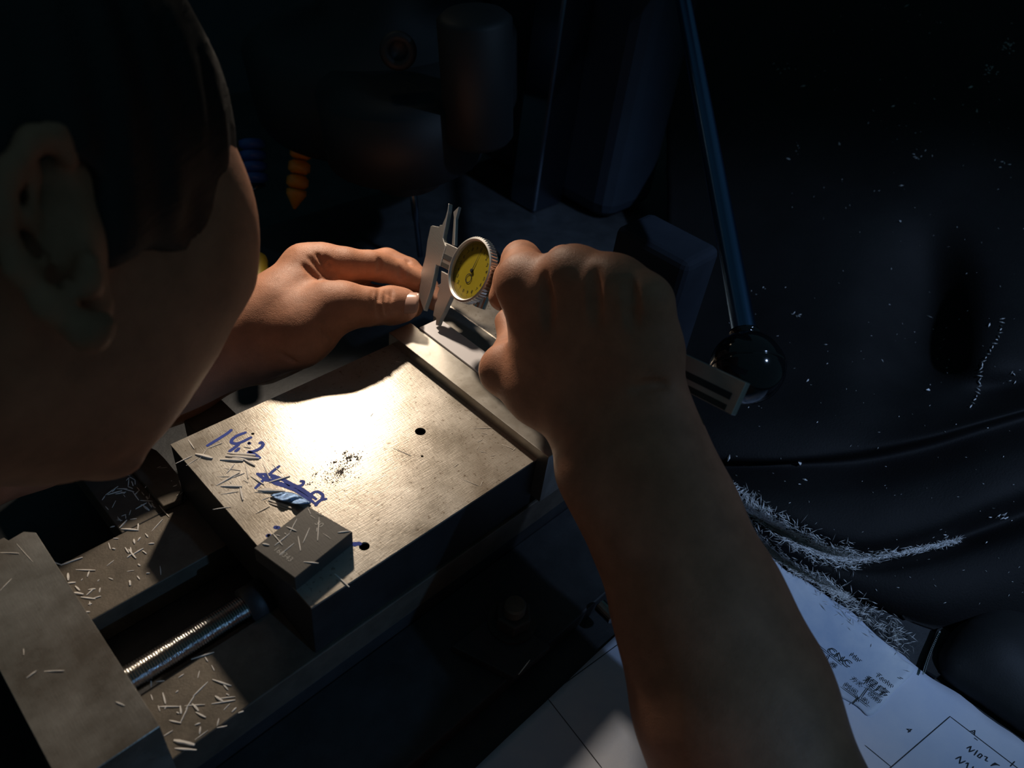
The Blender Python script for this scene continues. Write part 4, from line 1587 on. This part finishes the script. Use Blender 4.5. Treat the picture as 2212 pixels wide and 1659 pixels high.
pile('swarf_heap', [(1560, 1046, .5), (1600, 1085, .9), (1650, 1118, 1.1), (1720, 1162, 1.0), (1790, 1196, 1.0), (1850, 1208, .9)], 3600, 13, 'drift of pale swarf in the upper fold of the black cover')
pile('swarf_heap', [(1850, 1208, .9), (1900, 1200, .7), (1980, 1188, .5), (2060, 1172, .4), (2075, 1168, .4)], 900, 9, 'thin tail of pale swarf in the fold towards the right edge')
pile('swarf_heap', [(1618, 1140, .5), (1665, 1190, .9), (1730, 1236, .9), (1790, 1262, .8), (1830, 1290, .5)], 1700, 9, 'drift of pale swarf along the upper edge of the drawing sheet')
pile('swarf_heap', [(1770, 1265, 1.6), (1840, 1310, 2), (1900, 1345, 2), (1960, 1395, 2.0)], 360, 9, 'loose pale swarf scattered between the cover and the sheet', (0.003, 0.008))
bm = bmesh.new()
for _ in range(330):
    px, py = rng.uniform(1560, 2212), rng.uniform(10, 1340)
    if px < 1700 and py < 600:
        continue
    c, nr = hit(px, py, 0.0004)
    L = rng.uniform(0.0006, 0.0022) * (1 if rng.random() < 0.9 else 3)
    sliver_into(bm, c, nr, L, L * rng.uniform(0.12, 0.4))
for k in range(26):
    t = k / 25
    c, nr = hit(2165 - 70 * t + 6 * math.sin(9 * t), 690 + 190 * t, 0.0006)
    sliver_into(bm, c, nr, 0.004, 0.0009)
for px, py, n in ((2175, 100, 16), (2140, 150, 12), (1690, 145, 6), (1985, 338, 8), (2165, 352, 5), (2160, 1115, 14), (2050, 1165, 12), (1725, 680, 5), (2190, 820, 4)):
    for _ in range(n):
        c, nr = hit(px + rng.normal(0, 9), py + rng.normal(0, 7), 0.0006)
        sliver_into(bm, c, nr, 0.003, 0.0008)
tag(obj('swarf_specks', bm, M['swarf']), 'tiny glinting swarf specks stuck to the black cover', 'swarf', kind='stuff')

# ------------------------------------------------------------------ black zipped pouch at lower right
pa = D(2260, 1500, .44)
bgo = empty('zipped_pouch', (pa[0], pa[1], ZP + TH), 'black fabric pouch with a metal zip at the lower right', 'pouch')
BG = Field((0.235, -0.30, -0.50), (0.42, -0.09, -0.33), 0.004)
pc = [P(*k, TH)[:2] for k in ((2040, 1470), (2120, 1330), (2330, 1300), (2330, 1600))]
up = R.T @ np.array([0, 0, 1.0])
for (k0, k1, hh, r_) in (((2054, 1452), (2250, 1585), 0.0052, 0.0050), ((2068, 1425), (2130, 1345), 0.0052, 0.0050), ((2100, 1425), (2240, 1530), 0.008, 0.0078), ((2120, 1400), (2160, 1350), 0.008, 0.0078),
                        ((2140, 1410), (2300, 1360), 0.010, 0.0098), ((2150, 1440), (2330, 1560), 0.010, 0.0098), ((2300, 1380), (2330, 1560), 0.010, 0.0098), ((2170, 1430), (2300, 1380), 0.010, 0.0098)):
    a = R.T @ (P(*k0, TH + hh) - CAM)
    b = R.T @ (P(*k1, TH + hh) - CAM)
    BG.cone(a, b, r_, r_, 0.02)
link('pouch_body', mesh_from([BG.mesh()], 'pouch'), M['bag'], bgo)
bm = bmesh.new()
for k in range(24):
    t = k / 23
    px, py = 2028 - 33 * t - 3 * math.sin(3 * t), 1368 + 86 * t
    c = P(px, py, TH + 0.0042)
    s_ = 0.00085
    vs = [bm.verts.new(c + np.array(v) * s_) for v in ((-1.6, -.5, 0), (1.6, -.5, 0), (1.6, .5, 0), (-1.6, .5, 0), (-1.6, -.5, 1), (1.6, -.5, 1), (1.6, .5, 1), (-1.6, .5, 1))]
    for f_ in ((0, 3, 2, 1), (4, 5, 6, 7), (0, 1, 5, 4), (1, 2, 6, 5), (2, 3, 7, 6), (3, 0, 4, 7)):
        bm.faces.new([vs[i] for i in f_])
obj('zip_teeth', bm, M['zip'], bgo)
bm = bmesh.new()
ribbon(bm, [P(2046 - 35 * t, 1362 + 92 * t, TH + 0.0040) for t in np.linspace(0, 1, 12)], 0.010)
zt = obj('zip_tape', bm, M['bag'], bgo)
md = zt.modifiers.new('t', 'SOLIDIFY')
md.thickness = 0.0035
md.offset = 1 if False else -1

# ------------------------------------------------------------------ feed lever with ball knob
zk_ = 0.385
lev = empty('feed_lever', D(1476, 0, .62), 'steel feed lever ending in a glossy black ball knob', 'lever')
a, b = D(1465, -60, .64), D(1609, 722, .392)
bm = bmesh.new()
Lr = float(np.linalg.norm(b - a))
nr_ = int(Lr / 0.0001)
lathe(bm, a, b, [(Lr * i / nr_, 0.0062 + 0.00004 * math.sin(2 * math.pi * i / 6)) for i in range(nr_ + 1)], 24)
obj('rod', bm, mat('turned_blued_rod', (0.10, 0.20, 0.36), 0.26, 1.0), lev, True)
kc = J(1615, 794, zk_)
kr = px2m(81, zk_)
axk = (J(1609, 722, .392) - kc)
axk /= np.linalg.norm(axk)
bm = bmesh.new()
prof = [(0, 0)]
nb = 40
for i in range(1, nb):
    th = math.pi * i / nb
    r = kr * math.sin(th)
    tt = kr - kr * math.cos(th)
    if kr * math.cos(th) < -kr * 0.955:
        break
    if i == 20:
        prof += [(tt - 0.0001, r), (tt, r - 0.0003), (tt + 0.0001, r)]
    else:
        prof.append((tt, r))
tl = prof[-1][0]
prof += [(tl + 0.0004, 0.0080), (tl + 0.0022, 0.0078), (tl + 0.0022, 0.0)]
lathe(bm, c2w(kc - axk * kr), c2w(kc + axk * kr), prof, 64)
obj('ball_knob', bm, M['bakelite'], lev, True)
bm = bmesh.new()
hub = D(1465, -60, .64)
lathe(bm, D(1458, -100, .653), D(1470, -30, .632), [(0, 0.014), (0.02, 0.014), (0.03, 0.008)], 32)
obj('collar', bm, M['rod'], lev, True)

# ------------------------------------------------------------------ spindle head
tip, col_ = D(908, 557, .72), D(893, 420, .673)
ax = col_ - tip
ax /= np.linalg.norm(ax)
mh = empty('spindle_head', col_, 'dark machine spindle head with a steel quill above the vise', 'machine head')
qc = D(883, 388, .668)
bm = bmesh.new()
lathe(bm, qc, qc + ax, [(0, 0), (0, 0.018), (-0.0001, 0.0285), (0.0006, 0.0300), (0.024, 0.0300), (0.0245, 0.0318), (0.06, 0.0318)], 64)
obj('quill', bm, mat('brown_quill_steel', (0.34, 0.22, 0.17), 0.38, 1.0), mh, True)
bm = bmesh.new()
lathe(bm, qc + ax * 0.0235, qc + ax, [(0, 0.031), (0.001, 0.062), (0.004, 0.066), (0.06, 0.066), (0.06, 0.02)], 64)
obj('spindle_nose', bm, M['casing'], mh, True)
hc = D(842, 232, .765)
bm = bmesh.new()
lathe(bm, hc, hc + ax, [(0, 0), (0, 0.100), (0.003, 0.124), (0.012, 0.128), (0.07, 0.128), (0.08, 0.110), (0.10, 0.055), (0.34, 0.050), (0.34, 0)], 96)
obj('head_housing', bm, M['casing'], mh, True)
bm = bmesh.new()
hd = D(1035, 300, .60)
lathe(bm, hd, hd + ax, [(0, 0), (0, 0.024), (0.004, 0.027), (0.09, 0.027), (0.094, 0.022), (0.094, 0)], 40)
obj('stop_housing', bm, M['casing'], mh, True)
for px, py, z, r in ((1075, 185, .585, 0.012), (860, 110, .575, 0.014)):
    bm = bmesh.new()
    c = D(px, py, z)
    dr = c2w(J(px, py, z) * 0.96) - c
    dr /= np.linalg.norm(dr)
    lathe(bm, c - dr * 0.01, c + dr, [(0, r), (0.014, r), (0.0165, r * 0.85), (0.0165, r * 0.5), (0.012, r * 0.5), (0.012, 0)], 40)
    obj('clamp_knob', bm, M['casing'], mh, True)
bm = bmesh.new()
Lc = float(np.linalg.norm(col_ - tip))
lathe(bm, tip, col_, [(0, 0.0), (0.002, 0.0026), (Lc * 0.6, 0.0026), (Lc * 0.6 + 0.002, 0.0032), (Lc + 0.02, 0.0032)], 20)
obj('cutter', bm, M['rod'], mh, True)

# machine column with dovetail way behind
colm = empty('machine_column', (0.62, 0.50, ZP + TH), 'blue grey machine column standing behind the spindle', 'machine column')
bm = bmesh.new()
cA = D(1075, 300, .92)
box(bm, cA[0] - 0.02, cA[0] + 0.07, 0.425, cA[1] + 0.09, ZP + TH + 0.0002, ZP + 0.75)
bev(obj('column_body', bm, M['bluepaint'], colm), 0.02, 3)
bm = bmesh.new()
cB = D(1128, 300, .80)
box(bm, cB[0], cA[0] - 0.0205, cB[1] - 0.030, cB[1] + 0.008, ZP + TH + 0.0002, ZP + 0.70)
bev(obj('slideway', bm, M['rod'], colm), 0.003)

bm = bmesh.new()
prism(bm, [(0.40, 0.200), (0.44, 0.200), (0.44, 0.262), (0.40, 0.262)], ZP + TH + 0.0002, ZP + 0.062)
tag(bev(obj('grey_casting', bm, mat('grey_blue_casting', (0.020, 0.024, 0.032), 0.9, 0, 0.3, 20, 0.2, 200, spec=0.08), None), 0.006, 3), 'grey blue casting standing on the table behind the right fist', 'casting')

# coolant nozzle and hose
noz = empty('coolant_nozzle', D(640, 380, .74), 'orange coolant nozzle hanging left of the spindle', 'nozzle')
na, nb_ = D(636, 452, .74), D(648, 350, .735)
bm = bmesh.new()
lathe(bm, na, nb_, [(0, 0.0012), (0.014, 0.0095), (0.0185, 0.0095), (0.0185, 0.0)], 24)
obj('tip', bm, M['orange'], noz, True)
for k in range(3):
    bm = bmesh.new()
    lathe(bm, na, nb_, [(0.020 + k * 0.014, 0.0070), (0.023 + k * 0.014, 0.0105), (0.030 + k * 0.014, 0.0105), (0.0325 + k * 0.014, 0.0070)], 24)
    obj('hose_segment', bm, M['orange'], noz, True)
hs = empty('coolant_hose', D(545, 360, .74), 'dark blue jointed coolant hose beside the orange nozzle', 'hose')
for k in range(4):
    bm = bmesh.new()
    a, b = D(552 - 2 * k, 396 - 24 * k, .74), D(550 - 2 * k, 372 - 24 * k, .738)
    L = float(np.linalg.norm(b - a))
    lathe(bm, a, b, [(0, 0.008), (L * 0.3, 0.0125), (L * 0.8, 0.0125), (L * 0.98, 0.008)], 24)
    obj('hose_segment', bm, M['bluehose'], hs, True)
bm = bmesh.new()
rod(bm, D(529, 414, .73), D(570, 398, .745), 0.0028, 16)
o = obj('steel_rod_tip', bm, M['screw'], None, True)
tag(o, 'small shiny metal tip below the blue hose', 'rod')

# yellow handle lying behind the hand
bm = bmesh.new()
ya, yb = D(558, 662, .548), D(556, 556, .582)
yl = float(np.linalg.norm(yb - ya))
lathe(bm, ya, yb, [(0, 0.0062), (0.004, 0.0076), (yl - 0.004, 0.0078), (yl - 0.0015, 0.0070), (yl, 0.0045), (yl, 0)], 12)
hn = empty('yellow_handle', ya, 'yellow plastic tool handle showing behind the left wrist', 'handle')
obj('grip', bm, M['yellow'], hn, True)
bm = bmesh.new()
lathe(bm, ya - (yb - ya) * 1.2, ya, [(0, 0.002), (0.04, 0.002)], 12)
obj('shank', bm, M['rod'], hn, True)

# ------------------------------------------------------------------ the machine lamp above the work
ld = LAMP_AIM - LAMP
ld /= np.linalg.norm(ld)
lm = empty('machine_lamp', LAMP, 'small black machine lamp aimed down at the vise', 'lamp')
bm = bmesh.new()
back = LAMP - ld * 0.055
lathe(bm, back, LAMP, [(0, 0), (0, 0.012), (0.012, 0.020), (0.050, 0.030), (0.050, 0.0285), (0.016, 0.018), (0.016, 0)], 40)
obj('lamp_shade', bm, M['lampshell'], lm, True)
bm = bmesh.new()
bmesh.ops.create_uvsphere(bm, u_segments=16, v_segments=10, radius=0.009)
for v in bm.verts:
    v.co += Vector(LAMP - ld * 0.026)
obj('bulb', bm, M['bulb'], lm, True)
bm = bmesh.new()
pts = smooth_pts([back, back + np.array([0.04, 0.05, 0.06]), back + np.array([0.12, 0.09, 0.05]), np.array([0.55, 0.61, ZP + 0.30]), np.array([0.59, 0.60, ZP + 0.15]), np.array([0.59, 0.60, ZP + TH])], 8)
for a, b in zip(pts[:-1], pts[1:]):
    rod(bm, a, b, 0.005, 12)
obj('gooseneck', bm, M['rod'], lm, True)
